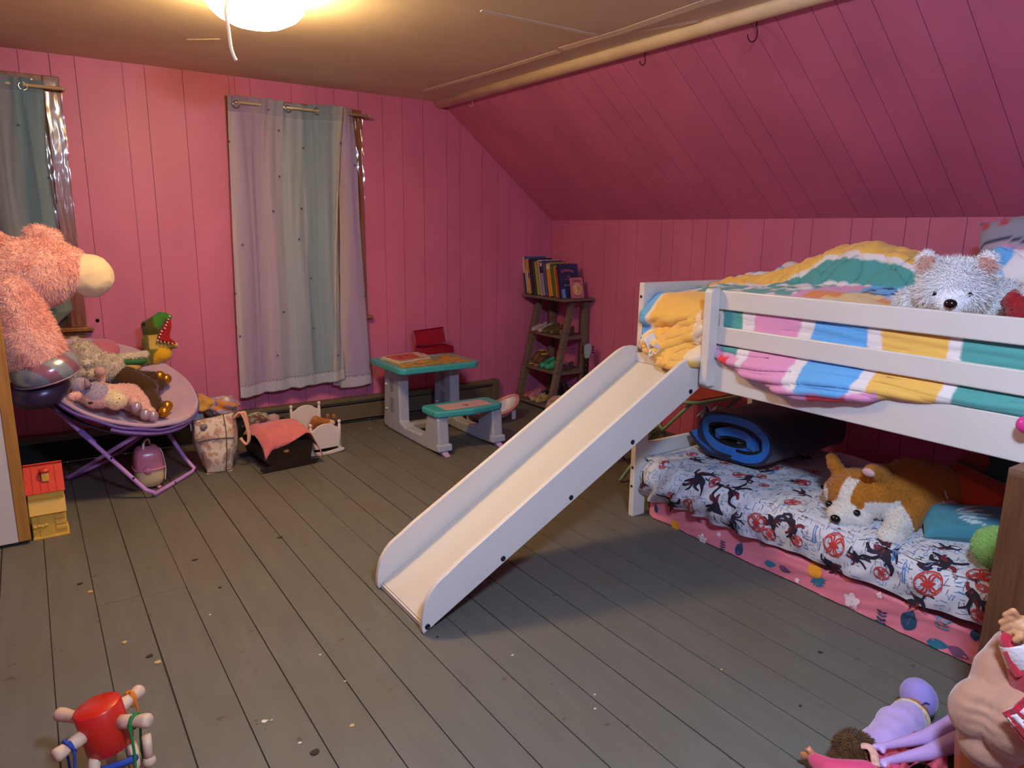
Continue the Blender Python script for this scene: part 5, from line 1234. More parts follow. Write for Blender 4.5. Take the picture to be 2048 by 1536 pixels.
shoe('sandal', 'pink and tan sandal at the left end of the lowest tier', (3.66, 5.08, .0405), .15, .06, .07, 'a8604a', '7a4a2c', R(180), G0, 'sandal', '9a4a6a')
shoe('sandal', 'pink sandal with a violet heel, second from left on the lowest tier', (3.65, 5.0, .0405), .15, .06, .085, 'b0688a', '6a3a8a', R(188), G0, 'sandal', 'b87a9a')
shoe('ballet_flat', 'glittery pale gold flat shoe on the lowest tier', (3.63, 4.93, .0405), .15, .058, .06, 'a8966a', '8a7a5a', R(178), G0, 'flat', 'c0ae84')
shoe('ballet_flat', 'glittery gold flat shoe beside the striped cloth bag', (3.63, 4.865, .0405), .15, .058, .058, 'a58c58', '8a7a5a', R(186), G0, 'flat', 'bfa878')
shoe('dark_strap_shoe', 'black strapped shoe at the back of the lowest tier', (3.80, 4.99, .0405), .15, .06, .09, '1e1822', '2a2028', R(182), G0, 'flat')
hb = thing('handbag', 'dark sequined handbag behind the front leg on the lowest tier', 'bag', (3.80, 4.80, .0405))
mb = MB(); mb.ell(V(3.80, 4.80, .13), (.06,.10,.088), n=28, fn=lambda p: V(p.x, p.y, p.z)*(1+.06*nz(p*9, 1, 4))); mb.c = [lin('b08a80') if noise.voronoi(Vector((v.x*50, v.y*50, v.z*50)))[0][0] < .22 else lin('2a1620') for v in mb.v]; mb.build('body', attr_mat('sequin_cloth', .4, metal=.2), hb)
mb = MB(); mb.tube(catmull([V(3.80,4.74,.20), V(3.79,4.75,.25), V(3.79,4.80,.272), V(3.79,4.85,.25), V(3.80,4.86,.20)], 6), .005, 8); mb.build('strap', mat('dark_strap', '3a2028', .5), hb)
# striped cloth bag in front of the shelf
mb = MB()
def cbf(p): return p*(1+.12*nz(p*1.7, 1, 9)+.10*abs(nz(p*3.3, 1, 4)))
mb.ell(at(1128, 812, y=4.50)+V(0,0,-.02), (.17,.15,.105), (0,0,.5), n=44, fn=cbf); mb.c = [lin('c08a68') if math.sin(v.x*42+v.z*58+v.y*20+4*nz((v.x*7, v.y*7, v.z*7))) > .45 else lin('a08c80') if nz((v.x*12, v.y*12, v.z*12)) > -.2 else lin('8a7a72') for v in mb.v]
tag(mb.build('cloth_bag', attr_mat('striped_cloth', .9, bump=.3, bscale=90), None), 'beige and peach striped cloth bag slumped between the shelf and the slide', 'bag')
# toy guitar behind the slide
gt = thing('toy_guitar', 'toy guitar with a blue grey headstock and black neck leaning beside the ladder shelf', 'guitar', (3.80, 4.3, 0))
ga, gb = V(3.72, 4.40, .03), at(1176, 708, x=3.845); gd = (gb-ga).normalized(); gx = gd.cross(V(-.82,-.57,0)).normalized(); gn = gx.cross(gd)
def gp_(s, x, h=0): return ga+gd*s+gx*x+gn*h
Lg = (gb-ga).length
body = []
for i in range(40):
    a = 2*PI*i/40; s = .15-.15*math.cos(a); w = (.095 if s < .16 else .075)*abs(math.sin(a))**.75*(1-.22*math.exp(-((s-.17)/.04)**2)); body.append((s, math.copysign(w, math.sin(a))))
mb = MB(); mb.prism([gp_(s, x, -.02) for s, x in body], gn*.045); mb.build('body', mat('guitar_blue_lacquer', '35506f', .25, coat=.5), gt, bevel=.004)
mb = MB(); mb.prism([gp_(.24, -.022, .015), gp_(.24, .022, .015), gp_(Lg-.04, .017, .015), gp_(Lg-.04, -.017, .015)], gn*.018); mb.build('neck', mat('black_neck', '0e0c0e', .7, spec=.15), gt, bevel=.003)
mb = MB(); mb.prism([gp_(Lg-.045, -.018, .01), gp_(Lg-.045, .018, .01), gp_(Lg+.02, .036, .01), gp_(Lg+.075, .034, .01), gp_(Lg+.088, .012, .01), gp_(Lg+.080, -.012, .01), gp_(Lg+.072, -.030, .01), gp_(Lg+.02, -.032, .01)], gn*.018); mb.build('headstock', mat('blue_grey_lacquer', '566f92', .45, var=.15, vscale=30), gt, bevel=.003)
for k in range(3):
    for s in (-1, 1): mb = MB(); mb.ell(gp_(Lg+.012+.022*k, s*.046, .018), (.009,.006,.008), n=10); mb.build('tuning_peg', mat('black_neck', '0e0c0e', .7, spec=.15), gt)
for k in range(4): mb = MB(); q = gp_(.30+.05*k, 0, .034); mb.ell(q, .003, n=8); mb.build('fret_dot', wtl, gt)
# children's folding table and chair beyond the foot of the bed
mint, orp = mat('mint_tube_enamel', '7fa890', .35), attr_mat('printed_vinyl', .45, sheen=0, bump=.1, spec=.4)
ft = thing('folding_table', "child's folding table with an orange printed top and mint frame beyond the bed end", 'table', (3.5, 3.12, 0))
def rsurf(x0, y0, x1, y1, r, z): return rr(x0, y0, x1, y1, r, z)
mb = MB(); mb.prism(rsurf(3.235, 2.82, 3.80, 3.40, .09, .503), (0,0,.016)); mb.build('table_top', mat('orange_printed_vinyl', 'b8612a', .45, var=.4, vscale=9, var_col='8a3a3a'), ft, bevel=.004)
mb = MB(); mb.tube([p+V(0,0,0) for p in rsurf(3.225, 2.81, 3.81, 3.41, .095, .500)], .012, 8, closed=True); mb.build('rim_tube', mint, ft)
for x in (3.27, 3.76):
    mb = MB(); mb.tube([V(x, 2.86, .49), V(x, 3.34, .012)], .011, 8); mb.build('leg', mint, ft)
    mb = MB(); mb.tube([V(x+.026, 3.34, .49), V(x+.026, 2.86, .012)], .011, 8); mb.build('leg', mint, ft)
for y in (2.86, 3.34): mb = MB(); mb.tube([V(3.27, y, .06), V(3.786, y, .06)], .009, 8); mb.build('crossbar', mint, ft)
fc_ = thing('folding_chair', "child's mint folding chair with a printed seat behind the slide", 'chair', (3.05, 3.2, 0))
mb = MB(); mb.prism(rsurf(2.93, 3.04, 3.22, 3.34, .05, .288), (0,0,.014))
mb.build('seat', mat('mint_printed_vinyl', '8fb09a', .5, var=.5, vscale=12, var_col='a07a5a'), fc_, bevel=.004)
mb = MB(); mb.tube(rsurf(2.925, 3.035, 3.225, 3.345, .055, .287), .010, 8, closed=True); mb.build('seat_tube', mint, fc_)
for y in (3.03, 3.35):
    mb = MB(); mb.tube([V(2.86, y, .50), V(2.92, y, .34), V(3.20, y, .012)], .011, 8); mb.build('leg', mint, fc_)
    mb = MB(); mb.tube([V(3.18, y+.012, .29), V(2.88, y+.012, .012)], .011, 8); mb.build('leg', mint, fc_)
bk = [V(2.84+.02*math.sin(PI*i/12), 3.19-.16*math.cos(PI*i/12), .50+.13*math.sin(PI*i/12)**.7) for i in range(13)]
mb = MB(); mb.prism(bk, (.010,0,0)); mb.build('backrest', mat('mint_backrest', '6f9a88', .5), fc_, bevel=.003)
mb = MB(); mb.tube(bk, .008, 8); mb.build('backrest_piping', mat('dusty_pink_piping', 'a8707a', .6), fc_)
# ================================================================ things on the lower bunk
bag_ = thing('sleeping_bag', 'rolled navy and bright blue sleeping bag at the foot of the lower bunk', 'sleeping bag', (3.27, 2.27, .345))
navy, blu, blk = mat('navy_nylon', '141d38', .6, sheen=.2, bump=.3, bscale=30), mat('blue_nylon', '1d6fc4', .5, sheen=.3, bump=.35, bscale=26), mat('black_lining', '0c0c12', .7)
CYs, CZs = 2.275, .50
def spir(s):                                                # s: 0 outer tail -> 1 inner end
    a = R(-165)+s*R(760); k = 1-.62*s
    ca, sa = math.cos(a), math.sin(a); y = CYs-.285*k*math.copysign(abs(ca)**.8, ca); z = CZs-.045*s+.152*k*math.copysign(abs(sa)**.72, sa)*(1 if sa > 0 else 1.05)
    return y, max(z, .352)
def layer(w0, w1, s0, s1, nm, m, x0, x1, n=90):
    mb = MB(); pts = [spir(s0+(s1-s0)*i/n) for i in range(n+1)]; L_, I_ = [], []
    for i, (y, z) in enumerate(pts):
        p, q = pts[max(i-1, 0)], pts[min(i+1, n)]; dy, dz = q[0]-p[0], q[1]-p[1]; l = math.hypot(dy, dz) or 1
        ny, nz_ = -dz/l, dy/l
        if (y-CYs)*ny+(z-CZs+.03)*nz_ > 0: ny, nz_ = -ny, -nz_
        L_.append((y+ny*w0, max(.349, z+nz_*w0))); I_.append((y+ny*w1, max(.3495, z+nz_*w1)))
    def fn(prof, off):
        def f(u, v):
            y, z = prof[min(n, int(round(u*n)))]; x = x0+off+(x1-x0)*v
            return V(x+(.010*math.sin(u*40) if v < .01 else 0), y, z+.012*nz((x*9, y*9, z*9), 1, 4)*(v > .03))
        return f
    mb.grid(fn(L_, 0), n, 14); mb.grid(fn(I_, 0), n, 14)
    o = len(mb.v)
    mb.grid(lambda u, v: fn(L_, 0)(u, 0)*(1-v)+fn(I_, 0)(u, 0)*v, n, 2)
    return mb.build(nm, m, bag_, fix=False)
layer(0, .016, 0, .62, 'outer_shell', navy, 2.91, 3.55)
layer(.016, .058, 0, .95, 'blue_lining', blu, 2.915, 3.55)
layer(.059, .074, 0, .98, 'inner_black_lining', blk, 2.92, 3.55)
mb = MB()
for k in range(60):
    mb.cbox((2.945, CYs-.02-.10*rnd.random(), .425+.05*rnd.random()), (.004,.006,.005))
mb.build('mesh_dots', mat('pale_mesh', 'b8c4d0', .6), bag_)
mb = MB(); mb.grid(lambda u, v: V(2.95+.10*v+.02*math.sin(u*8), 2.54-.20*u, .52+.06*math.sin(u*PI)+.025*math.sin(v*7+u*5)-.05*v*(1-v)), 18, 12, colf=lambda u, v, p: lin('b8bcc4') if math.sin(u*17+v*5) > -.3 else lin('3a3040'))
tag(mb.build('white_cloth', attr_mat('striped_scrap', .85), None, fix=False, solid=.003), 'crumpled white and dark striped cloth on the rolled sleeping bag', 'cloth')
mb = MB(); q = at(1440, 906, x=3.0); mb.ell(q, (.02,.022,.014), n=14); tag(mb.build('red_toggle', mat('red_plastic_knob', 'a82a1e', .4), None), 'small red bead on the sleeping bag edge', 'bead')
# corgi
cg_ = thing('plush_corgi', 'ginger and white plush corgi lying on the lower bunk', 'soft toy', (2.9, 1.45, .345))
hc = at(1718, 990, x=2.84); hc.z += .0; f = V(-.985, -.07, -.14).normalized(); sd = V(-.07, .99, 0).normalized(); up_ = sd.cross(f); up_ = up_ if up_.z > 0 else -up_
GIN, WH = lin('a5671a'), lin('d4cec6')
bc, bc2 = at(1815, 1003, x=3.00), at(1868, 990, x=3.08)
bc.z = .462; bc2.z = .452
mzl = hc+f*.118-up_*.046
chest = at(1742, 1062, x=2.80); chest.z = .43
def cgc(p, n):
    d = p-hc; l, h, fr_ = d.dot(sd), d.dot(up_), d.dot(f)
    if d.length < .20 and fr_ > -.02:
        if (p-mzl).length < .070: return WH
        if abs(l-.004) < .026+.012*max(0, -h*6) and h > -.10 and fr_ > .02 and h < .092: return WH
        if h < -.070-.06*max(0, .06-fr_): return WH
    if p.z < .395 and (p-at(1785, 1082, x=2.70)).length < .075: return WH
    if (p-at(1890, 1030, x=3.02)).length < .07: return WH
    c = p-chest
    rr_ = d.x*.83-d.y*.56
    if d.length > .128 and rr_ < .118-.25*max(0, h+.05) and h < .03 and p.x < 2.95: return WH
    return GIN
parts = [('e', hc, (.125,.145,.098)), ('e', hc+up_*.012-f*.02, (.11,.13,.095)), ('e', mzl, (.070,.070,.050)), ('e', mzl-f*.02-sd*.055-up_*.006, (.05,.05,.040)),
  ('c', bc, bc2, .128, .118), ('c', chest+V(.06,.02,-.0), bc, .10, .125), ('c', hc, bc, .085, .11), ('e', at(1785, 1078, x=2.74)+V(.0,0,.012), (.075,.055,.045)), ('c', bc+V(-.06,-.06,-.05), at(1785, 1070, x=2.76), .07, .05), ('e', at(1890, 1025, x=3.05), (.06,.05,.045)),
  ('c', at(1685, 955, x=2.84), at(1669, 930, x=2.83), .028, .030), ('c', at(1669, 930, x=2.83), at(1663, 915, x=2.83), .030, .024), ('c', at(1762, 950, x=2.84), at(1742, 942, x=2.78), .040, .030)]
plush('body', parts, cgc, cg_, .0085, 6, fur=16000, flen=.008, fw=.0015, droop=.5)
for q, s in ((hc+f*.128-sd*.056-up_*.016, 1), (hc+f*.126+sd*.064-up_*.016, 1)): eye(cg_, q, .0155)
MB().ell(mzl+f*.074+up_*.010, (.016,.022,.018), n=16).build('nose', mat('glossy_bead', '0a0808', .08, spec=.7), cg_)
mb = MB(); b_ = mzl+f*.077; mb.tube(catmull([b_+up_*-.008, b_-up_*.026-f*.006, b_-up_*.034-sd*.02-f*.012, b_-up_*.028-sd*.034-f*.02], 4), .0016, 6); mb.build('mouth_stitch', mat('dark_thread', '2a1a14', .8), cg_)
q = at(1737, 945, x=2.735); mb = MB(); mb.ell(q, (.012,.030,.017), (0, 0, R(-8)), n=14); mb.build('inner_ear', mat('pale_pink_felt', 'c0a0a4', .9), cg_)
mb = MB(); q = at(1893, 990, x=2.99); mb.tube([q+V(0,.01,.016), q+V(0,-.006,-.014)], .004, 6); mb.build('side_tag', mat('cream_label', 'b8ac94', .8), cg_)
# heap of bedding in the shade behind the corgi
hm_ = attr_mat('leaf_print_blanket', .95, sheen=.1, bump=.2, bscale=80)
def hpz(x, y): return .345+.36*math.exp(-((y-1.12)/.30)**2)*max(0, min(1, (x-3.12)/.26))**.8+.02*nz((x*11, y*11, 0), 1, 3)+.03*abs(nz((x*6, y*7, 0), 1, 4))
def hpc(u, v, p):
    y, x = p.y, p.x
    k = math.sin((y*1.2+x*.8)*58)
    if y > 1.22 and nz((y*5, p.z*7, 0), 1, 2) > -.12: return lin('8f4434') if math.sin(p.z*70+y*14) > -.4 else lin('6f3a34')
    if y < 1.15 and k > .62 and p.z > .5: return lin('8f9a8c')
    return lin('2c4a44')
mb = MB(); mb.grid(lambda u, v: V(3.10+.44*v, .62+.98*u, hpz(3.10+.44*v, .62+.98*u)), 90, 44, colf=hpc)
bl2 = tag(mb.build('throw_blanket', hm_, None, fix=False, solid=.01, offset=-1), 'dark leaf printed throw heaped behind the plush corgi on the lower bunk', 'blanket')
for i, (px, py) in enumerate(((1884, 948), (1914, 951))):
    q = at(px, py, x=3.17); mb = MB(); mb.prism([q+V(.012,.022,.022), q+V(.012,-.020,.018), q+V(-.004,-.022,-.026), q+V(-.004,.020,-.022)], (.002,0,.001)); mb.build('care_label', mat('cream_label', 'b8ac94', .8), bl2)
q = at(1937, 985, x=3.10)
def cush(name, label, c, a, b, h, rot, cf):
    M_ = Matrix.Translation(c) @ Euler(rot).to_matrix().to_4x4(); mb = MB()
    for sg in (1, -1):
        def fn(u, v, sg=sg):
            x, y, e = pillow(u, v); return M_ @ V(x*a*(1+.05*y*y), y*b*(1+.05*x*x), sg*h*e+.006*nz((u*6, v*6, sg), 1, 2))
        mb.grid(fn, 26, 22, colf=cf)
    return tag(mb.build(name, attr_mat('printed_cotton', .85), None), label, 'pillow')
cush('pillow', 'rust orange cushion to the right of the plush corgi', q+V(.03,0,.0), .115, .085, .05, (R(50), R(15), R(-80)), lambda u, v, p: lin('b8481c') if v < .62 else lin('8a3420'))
def tpc(u, v, p):
    for k in range(5):
        a = (k-2)*.34; du, dv = u-.25, v-.5; l = du*math.cos(a)+dv*math.sin(a); w = -du*math.sin(a)+dv*math.cos(a)
        if .15 < l < .55 and abs(w) < .035*math.sin(PI*(l-.15)/.4): return lin('c0ccce')
    return lin('3f7f8e')
q = at(1932, 1040, x=2.97); q.z = .395
cush('pillow', 'teal cushion with pale leaf strokes beside the corgi tail', q, .15, .10, .045, (R(14), R(-6), R(-55)), tpc)
gb_ = thing('plush_ball', 'light green plush ball half hidden behind the brown cabinet', 'plush ball', (2.78, .86, .345))
qb = at(1998, 1085, x=2.75); qb.z = .425
plush('body', [('e', qb, (.085,.085,.078))], lambda p, n: lin('7fae5a'), gb_, .007, 3, fur=2500, flen=.006, fw=.0015)
# ================================================================ things on the top bunk
wd_ = thing('plush_white_dog', 'fluffy white plush dog looking over the top bunk guard rail', 'soft toy', (2.85, 1.25, 1.2))
hc2 = at(1906, 571, x=2.76); f2 = (CC-hc2).normalized(); f2 = (f2+V(0,0,-.25)).normalized(); s2 = V(-f2.y, f2.x, 0).normalized(); s2 = s2 if s2.y > 0 else -s2; u2_ = s2.cross(f2); u2_ = u2_ if u2_.z > 0 else -u2_
mz2 = hc2+f2*.085-u2_*.042
def wdc(p, n):
    for s in (1, -1):
        e = hc2+s2*s*.088+u2_*.085+f2*.02
        if (p-e).length < .026 and n.dot(f2) > .2: return lin('d8a898')
    if (p-mz2).length < .06 and (p-mz2).dot(u2_) < -.03: return lin('c4b6ae')
    return lin('f2f1f3')
parts = [('e', hc2, (.105,.105,.095)), ('e', hc2-u2_*.03+f2*.01, (.11,.115,.075)), ('e', mz2, (.052,.052,.042)), ('c', hc2+s2*.078+u2_*.06, hc2+s2*.094+u2_*.095, .036, .028), ('c', hc2-s2*.078+u2_*.06, hc2-s2*.094+u2_*.095, .036, .028),
 ('c', hc2-f2*.06-u2_*.06, hc2+V(.22,-.10,-.10), .10, .11), ('c', hc2+s2*.13-u2_*.075-f2*.03, hc2-s2*.13-u2_*.085-f2*.03, .045, .045)]
plush('body', parts, wdc, wd_, .0065, 5, fur=26000, flen=.030, fw=.0012, droop=.25, furf=lambda p, n: .3 if (p-mz2).length < .066 else (.55 if (p-hc2).dot(u2_) > .09 else 1))
MB().ell(mz2+f2*.052+u2_*.012, (.018,.022,.017), n=16).build('nose', mat('glossy_bead', '0a0808', .08, spec=.7), wd_)
for s in (1, -1): eye(wd_, hc2+f2*.098+s2*s*.052-u2_*.006, .0095)
mb = MB(); b_ = mz2+f2*.056; mb.tube(catmull([b_-u2_*.008, b_-u2_*.024, b_-u2_*.030+s2*.014], 4), .0013, 6); mb.build('mouth_stitch', mat('dark_thread', '2a1a14', .8), wd_)
rp_ = thing('plush_gnome', 'red plush with white fluffy trim at the right edge of the top bunk', 'soft toy', (2.75, .85, 1.2))
K = lambda x, y, xx=2.74: at(x, y, x=xx)
plush('body', [('c', K(2062, 632), K(2040, 606), .085, .05), ('c', K(2040, 608), K(2014, 606), .022, .016)], lambda p, n: lin('8f1824'), rp_, .006, 4, fur=2500, flen=.006, fw=.0014)
plush('trim', [('e', K(2056, 588), (.034,.034,.038))], lambda p, n: lin('d2cccc'), rp_, .005, 2, fur=1500, flen=.012, fw=.0014)
mb = MB(); mb.ell(K(2010, 606), (.016,.014,.015), n=12); mb.build('hand', mat('grey_felt', '6a5a52', .9), rp_)
# ================================================================ brown cabinet at the right edge
cbw = mat('brown_wood_veneer', '5c3a1e', .5, var=.35, vscale=7, stretch=(14, 14, .8), bump=.15, bscale=50)
cb = thing('cabinet', 'brown wood veneer cabinet at the right edge beside the bunk bed', 'cabinet', (2.37, .45, 0))
X0, X1, Yc0, Yc1, Zc = 2.2, 2.53, .02, .778, .877
MB().box((X0, Yc1-.02, 0), (X1, Yc1, Zc-.02)).build('end_panel', cbw, cb, bevel=.001)
MB().box((X0, Yc0, 0), (X1, Yc0+.02, Zc-.02)).build('end_panel', cbw, cb, bevel=.001)
MB().box((X0, Yc0+.02, 0), (X0+.02, Yc1-.02, Zc-.02)).build('back_panel', cbw, cb, bevel=.001)
MB().box((X0, Yc0, Zc-.02), (X1, Yc1, Zc)).build('top_panel', mat('brown_wood_top', '6f5039', .5, var=.3, vscale=7, stretch=(14, .8, 14)), cb, bevel=.001)
MB().box((X0+.02, Yc0+.02, .06), (X1, Yc1-.02, .08)).build('bottom_panel', cbw, cb)
# ================================================================ dolls heaped in front of it
skin = mat('doll_vinyl', 'c08a60', .45, spec=.4, sss=.05); tanv = mat('doll_vinyl_tan', 'a86a38', .45, spec=.4)
def flat(c): return lambda p, n: c
def tubefn(parts, nm, m, par, vox=.005, sm=5): 
    vs, ns, fs = skin_mesh(parts, vox, sm); mb = MB(); mb.add(vs, fs, 0, True); return mb.build(nm, m, par, fix=False)
# large soft bodied doll
da = thing('baby_doll', 'large soft peach bodied baby doll with a red and white knit sleeve by the cabinet', 'doll', (1.95, .55, 0))
A = lambda x, y, xx=1.93: at(x, y, x=xx)
peach = mat('peach_fleece', 'aa7d64', .95, sheen=.4, bump=.35, bscale=220)
c0, c1_, c2_ = A(2010, 1350, 1.98), A(2010, 1440, 1.95), A(2050, 1460, 1.95)
lobe1, lobe2 = A(1958, 1420, 1.90), A(2030, 1445, 1.90)
mb_parts = [('e', lobe1, (.075,.07,.082)), ('e', lobe2, (.085,.08,.088)), ('c', c0, c1_, .075, .105), ('c', A(2030, 1300, 2.03), c0, .055, .075), ('e', A(1985, 1480, 1.93), (.09,.08,.07))]
vs, ns, fs = skin_mesh(mb_parts, .006, 5)
seamc = A(1968, 1418, 1.84)
def pleat(v, n):
    d = v-seamc; r = math.hypot(d.y, d.z)
    return n*(-.006*math.exp(-(r/.05)**2)*(.5+.5*math.sin(d.z*210+d.y*40))-.009*math.exp(-((d.y+.012*math.sin(d.z*20))/.020)**2)*math.exp(-(d.z/.08)**2))
mb = MB(); mb.add([v+pleat(v, n)+n*.002*nz(v, 30, 2) for v, n in zip(vs, ns)], fs, 0, True); mb.build('body', peach, da, fix=False)
tubefn([('c', A(1968, 1490, 1.95), A(1955, 1560, 1.95), .068, .055), ('c', A(2045, 1515, 1.97), A(2045, 1580, 1.97), .07, .055)], 'leg', tanv, da)
# arm: knit sleeve, vinyl hand with fingers
redk, whk = mat('red_knit', 'a8162c', .95, sheen=.5, bump=.6, bscale=150), mat('white_knit', 'd0c6c4', .95, sheen=.4, bump=.6, bscale=150)
s0, s1, s2_ = A(2060, 1385, 1.95), A(2050, 1330, 1.94), A(2024, 1278, 1.93)
mb = MB(); mb.tube(catmull([s0, A(2058, 1352, 1.94), s1], 5), [.042, .042, .043, .044, .044, .044, .044, .044, .043, .043, .042], 16); mb.build('sleeve', redk, da)
mb = MB(); mb.tube(catmull([s1, A(2040, 1305, 1.93), A(2034, 1288, 1.93)], 5), .040, 16); mb.build('sleeve_band', whk, da)
mb = MB(); mb.tube(catmull([A(2024, 1300, 1.91), A(2012, 1282, 1.91), A(2020, 1270, 1.92)], 5), .016, 10); mb.tube(catmull([A(2014, 1300, 1.90), A(2026, 1330, 1.90), A(2040, 1352, 1.90)], 5), .011, 10); mb.build('cuff', redk, da)
hp0 = A(2046, 1252, 1.94)
ps = [('e', hp0, (.030,.032,.024)), ('c', hp0, A(2060, 1275, 1.95), .026, .026)]
for k, (x, y, x2, y2, r) in enumerate(((2027,1222,2010,1230,.0078), (2020,1236,2002,1245,.0082), (2022,1250,2005,1259,.0078), (2031,1262,2016,1268,.0070))):
    ps += [('c', hp0.lerp(A(x, y, 1.92), .55), A(x, y, 1.915), r*1.1, r*1.05), ('c', A(x, y, 1.915), A(x2, y2, 1.912), r*1.05, r*.9)]
ps += [('c', hp0+V(0,0,-.01), A(2040, 1274, 1.905), .011, .009), ('c', A(2040, 1274, 1.905), A(2030, 1280, 1.90), .009, .0075)]
tubefn(ps, 'hand', skin, da, .003, 2)
mb = MB()
def frill(pts, w, depth, ph):
    P = catmull(pts, 8)
    def fn(u, v):
        t = u*(len(P)-1); i = min(int(t), len(P)-2); p = P[i].lerp(P[i+1], t-i); d = (P[i+1]-P[i]).normalized(); o_ = d.cross(V(.85,.45,-.3)).normalized()
        if o_.z > 0: o_ = -o_
        return p+o_*w*v*(1+.15*math.sin(u*14+ph))+V(-.8,-.45,.25)*(depth*(.25+.75*v)*math.sin(u*20+ph)*.5+.006)
    return fn
mb.grid(frill([A(2004, 1422, 1.80), A(2022, 1415, 1.80), A(2040, 1398, 1.81), A(2062, 1376, 1.83)], .030, .014, 0), 50, 12, colf=lambda u, v, p: lin('a8162c'))
mb.grid(frill([A(2014, 1432, 1.80), A(2034, 1424, 1.80), A(2062, 1400, 1.82)], .040, .018, 1), 44, 12, colf=lambda u, v, p: lin('d2c4c4'))
mb.grid(frill([A(2022, 1450, 1.80), A(2040, 1444, 1.80), A(2064, 1425, 1.82)], .040, .020, 2), 44, 12, colf=lambda u, v, p: lin('96101f'))
mb.build('skirt', attr_mat('knit_fabric', .95, sheen=.5, bump=.6, bscale=150), da, fix=False, solid=.007)
# lavender baby doll lying face down
B2 = lambda x, y, z=.05: at(x, y, z=z)
dl = thing('baby_doll', 'small baby doll in lavender sleeper and cap lying face down on the floor', 'doll', (1.98, .86, 0))
lavc, lavs = mat('lavender_cap', '8f7fc4', .8, sheen=.3, bump=.15, bscale=160), mat('lavender_velour', 'b094cc', .85, sheen=.5, bump=.25, bscale=60, var=.12, vscale=18)
hq = B2(1837, 1396, .075)
mb = MB(); mb.ell(hq, (.052,.060,.062), (R(10), R(-12), R(-30)), n=26); mb.build('cap', lavc, dl)
mb = MB()
for k in range(2): q = B2(1852-2*k, 1398+8*k, .10); mb.tube(catmull([q+V(-.022,.004,-.004), q+V(0,0,.002), q+V(.012,-.008,-.004)], 4), .0022, 6)
mb.build('cap_pleat', mat('dark_lavender_thread', '5f4f9a', .9), dl)  # pleats drawn as thin cords of a darker lavender
nk = B2(1826, 1424, .06); mb = MB(); mb.ell(nk, (.044,.044,.040), n=18); mb.build('neck', mat('doll_vinyl_tan', 'a86a38', .45), dl)
mb = MB(); ax_ = (B2(1750, 1500, .05)-B2(1826, 1424, .05)).normalized(); sx_ = ax_.cross(V(0,0,1))
def band(c, r1, r2): return [c+sx_*r1*math.cos(2*PI*i/30)+V(0,0,1)*r2*math.sin(2*PI*i/30) for i in range(30)]
mb.tube(band(B2(1822, 1432, .055), .050, .046), .007, 8, closed=True); mb.build('collar', mat('printed_collar', 'c8c8a8', .8, var=.6, vscale=60, var_col='c08a6a'), dl)
vs, ns, fs = skin_mesh([('c', B2(1815, 1440, .055), B2(1765, 1492, .055), .052, .062), ('e', B2(1795, 1455, .06), (.060,.065,.058)), ('c', B2(1800, 1440, .055), B2(1772, 1450, .03), .028, .022), ('c', B2(1762, 1492, .05), B2(1735, 1510, .03), .036, .03)], .0055, 5)
mb = MB(); mb.add([v+n*(.006*nz(v, 16, 1)+.004*math.sin((v-nk).dot(ax_)*45+v.z*60+6*nz(v, 9, 5))*max(0, n.z)) for v, n in zip(vs, ns)], fs, 0, True); mb.build('sleeper', lavs, dl, fix=False)
# slim doll with lavender legs
df = thing('fashion_doll', 'slim doll with long lavender legs sticking out from under the peach bodied doll', 'doll', (1.95, .75, 0))
lvv = mat('lavender_vinyl', 'b08fc0', .4, spec=.45)
def legd(pts, rs):
    P = [B2(x, y, z) for x, y, z in pts]; ps = []
    for (p, r), (q, s) in zip(zip(P, rs), list(zip(P, rs))[1:]): ps.append(('c', p, q, r, s))
    return ps
l1 = [(1925,1440,.13), (1895,1455,.13), (1850,1475,.125), (1800,1486,.12), (1770,1492,.118), (1752,1494,.115), (1742,1497,.112)]
l2 = [(1930,1474,.115), (1895,1490,.115), (1855,1506,.11), (1805,1516,.105), (1775,1522,.105), (1758,1527,.10), (1750,1529,.098)]
for l in (l1, l2): tubefn(legd(l, [.030, .0255, .020, .0135, .0100, .0105, .007])+[('c', B2(l[4][0]-2, l[4][1]+1, l[4][2]), B2(l[4][0]-4, l[4][1]+12, l[4][2]-.006), .009, .007)], 'leg', lvv, df, .0035, 4)
tubefn([('e', B2(1945, 1455, .12), (.045,.045,.04)), ('c', B2(1945, 1455, .12), B2(2000, 1470, .10), .04, .045)], 'torso', lvv, df)
mb = MB(); mb.grid(lambda u, v: B2(1912+18*v, 1424+34*u, .165-.03*abs(u-.5)+.008*math.sin(u*22)), 16, 8); mb.build('skirt', mat('pink_glitter_cloth', 'b84a6e', .6, var=.3, vscale=60), df, solid=.004)
# pink dressed doll on her side
dp = thing('princess_doll', 'doll in a pink tulle dress with brown hair reaching one hand along the floor', 'doll', (1.80, .86, 0))
E2 = lambda x, y, z=.05: at(x, y, z=z)
hotp, tul = mat('hot_pink_satin', 'c8386a', .6, sheen=.3, bump=.2, bscale=40), mat('coral_tulle', 'c4525c', .9, var=.35, vscale=60, var_col='a83a50')
tubefn([('c', E2(1632, 1522, .05), E2(1665, 1545, .06), .022, .036), ('c', E2(1665, 1545, .06), E2(1730, 1560, .07), .036, .05)], 'sleeve', hotp, dp)
vs, ns, fs = skin_mesh([('c', E2(1738, 1512, .06), E2(1775, 1548, .06), .032, .045), ('c', E2(1733, 1507, .06), E2(1736, 1530, .06), .026, .032)], .006, 4)
mb = MB(); mb.add(vs, fs, 0, True); mb.build('bodice', hotp, dp, fix=False)
w_ = E2(1630, 1515, .045)
fg = [('c', E2(1640, 1524, .048), w_, .017, .014), ('e', E2(1628, 1512, .045), (.015,.013,.010))]
